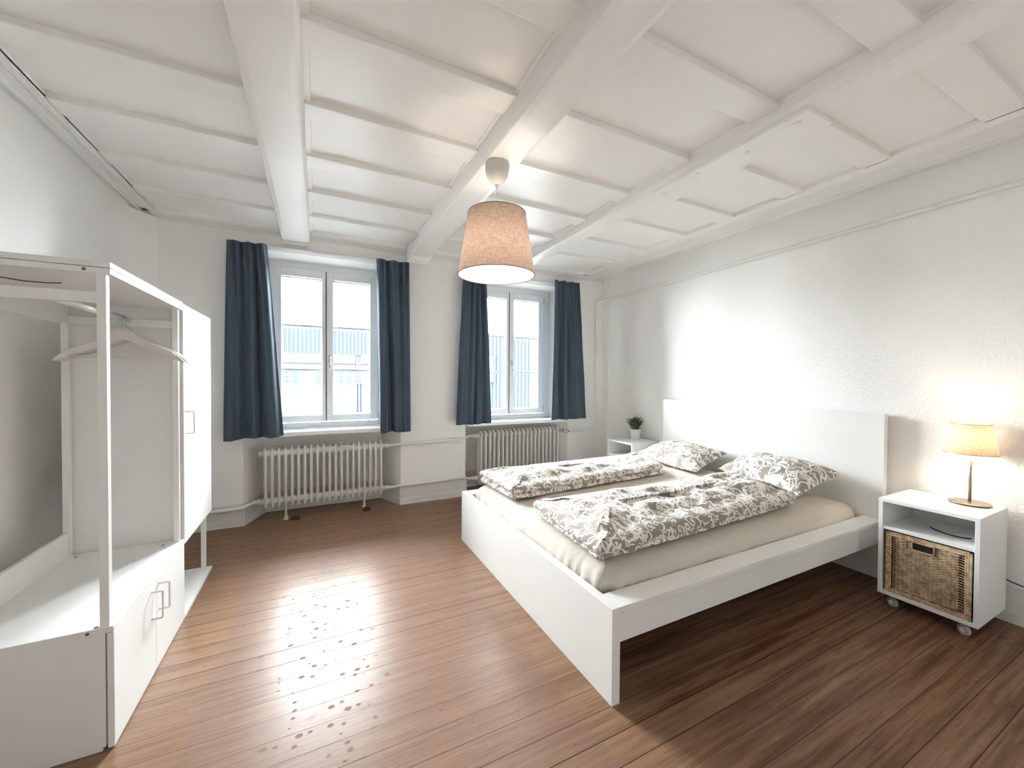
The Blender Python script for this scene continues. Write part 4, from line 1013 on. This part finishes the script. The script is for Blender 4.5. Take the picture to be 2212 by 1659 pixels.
# long blue clad building with open deck
A = thing('deck_building', (1.0, 15.5, -6.0), 'blue corrugated building with open deck across the street', 'building')
def corrug(x0, x1, y, z0, z1, pitch, depth):
    m = MB(); n = int((x1 - x0) / pitch); vs = []
    for k in range(n + 1):
        x = x0 + k * pitch
        for dx, dy in ((0, 0), (0.42, 0), (0.5, depth), (0.92, depth)): vs.append((x + dx * pitch, y + dy, 0))
    N = len(vs); V2 = [(a, b, z0) for a, b, c_ in vs] + [(a, b, z1) for a, b, c_ in vs]
    m.add(V2, [(i, i + 1, N + i + 1, N + i) for i in range(N - 1)]); m.box(x0, x1, y + depth + 0.01, y + depth + 0.15, z0, z1); return m
corrug(-4.0, 5.2, 15.0, 2.055, 2.92, 0.125, 0.05).build('fascia', M['blue_siding'], A)
MB().box(-4.0, 5.2, 15.22, 21.0, 2.75, 2.90).build('roof', M['white_facade'], A)
MB().box(1.27, 1.46, 15.05, 15.25, -6.0, 2.054).build('post', M['lilac_post'], A)
MB().box(-3.9, -3.7, 15.05, 15.25, -6.0, 2.054).build('post', M['lilac_post'], A)
MB().box(4.9, 5.1, 15.05, 15.25, -6.0, 2.054).build('post', M['lilac_post'], A)
MB().box(-4.0, 5.2, 15.05, 21.0, -0.35, -0.10).build('deck', M['white_facade'], A)
m = MB()
k = -4.0
while k < 5.2: m.box(k, k + 0.055, 15.0, 15.03, -0.1, 1.03); k += 0.105
m.box(-4.0, 5.2, 14.98, 15.05, 1.03, 1.07)
o = m.build('railing', M['rail_steel'], A)
corrug(-4.0, 5.2, 15.3, -6.0, -0.36, 0.25, 0.05).build('lower_wall', M['white_facade'], A)
# pale house far behind the deck
Bd = thing('pale_house', (0.5, 27, -6.0), 'pale house with small paned windows seen through the deck opening', 'building')
MB().box(-7, 8.0, 27, 33, -6, 2.1).build('wall', M['white_facade'], Bd)
MB().box(-7.3, 8.3, 26.7, 33.3, 2.1, 2.4).build('roof', plain('pale_brown_roof', (0.018, 0.016, 0.017), 0.9), Bd)
for x_ in (-1.9, -1.62, -1.02, -0.75, 0.0, 0.75, 1.05, 2.1, 2.4, 2.9, 3.6):
    w_ = MB().box(x_ * 1.7, x_ * 1.7 + 0.26, 26.94, 26.99, 0.85, 1.62).build('window', M['pane_dark'], Bd)
    MB().box(x_ * 1.7 - 0.02, x_ * 1.7 + 0.28, 26.92, 26.94, 1.38, 1.44).box(x_ * 1.7 - 0.02, x_ * 1.7 + 0.28, 26.92, 26.94, 1.08, 1.12).build('window_bar', M['sill'], w_)
# blue clad block in front of the second window
Cb = thing('blue_block', (7.2, 15.5, -6.0), 'tall blue corrugated steel block seen through the window nearer the bed', 'building')
corrug(5.55, 8.42, 14.9, -6.0, 3.04, 0.17, 0.06).build('wall', M['blue_siding'], Cb)
MB().box(5.45, 8.5, 14.88, 20, 3.04, 3.12).build('roof_edge', M['white_facade'], Cb)
w_ = MB().box(6.30, 6.62, 14.84, 14.90, 1.08, 2.18).build('window', M['lilac_post'], Cb)
MB().box(6.33, 6.50, 14.82, 14.84, 1.12, 2.14).build('pane', M['white_facade'], w_)
MB().box(8.75, 8.83, 14.9, 15.0, -6.0, 6.0).build('down_pipe', M['white_facade'], Cb)
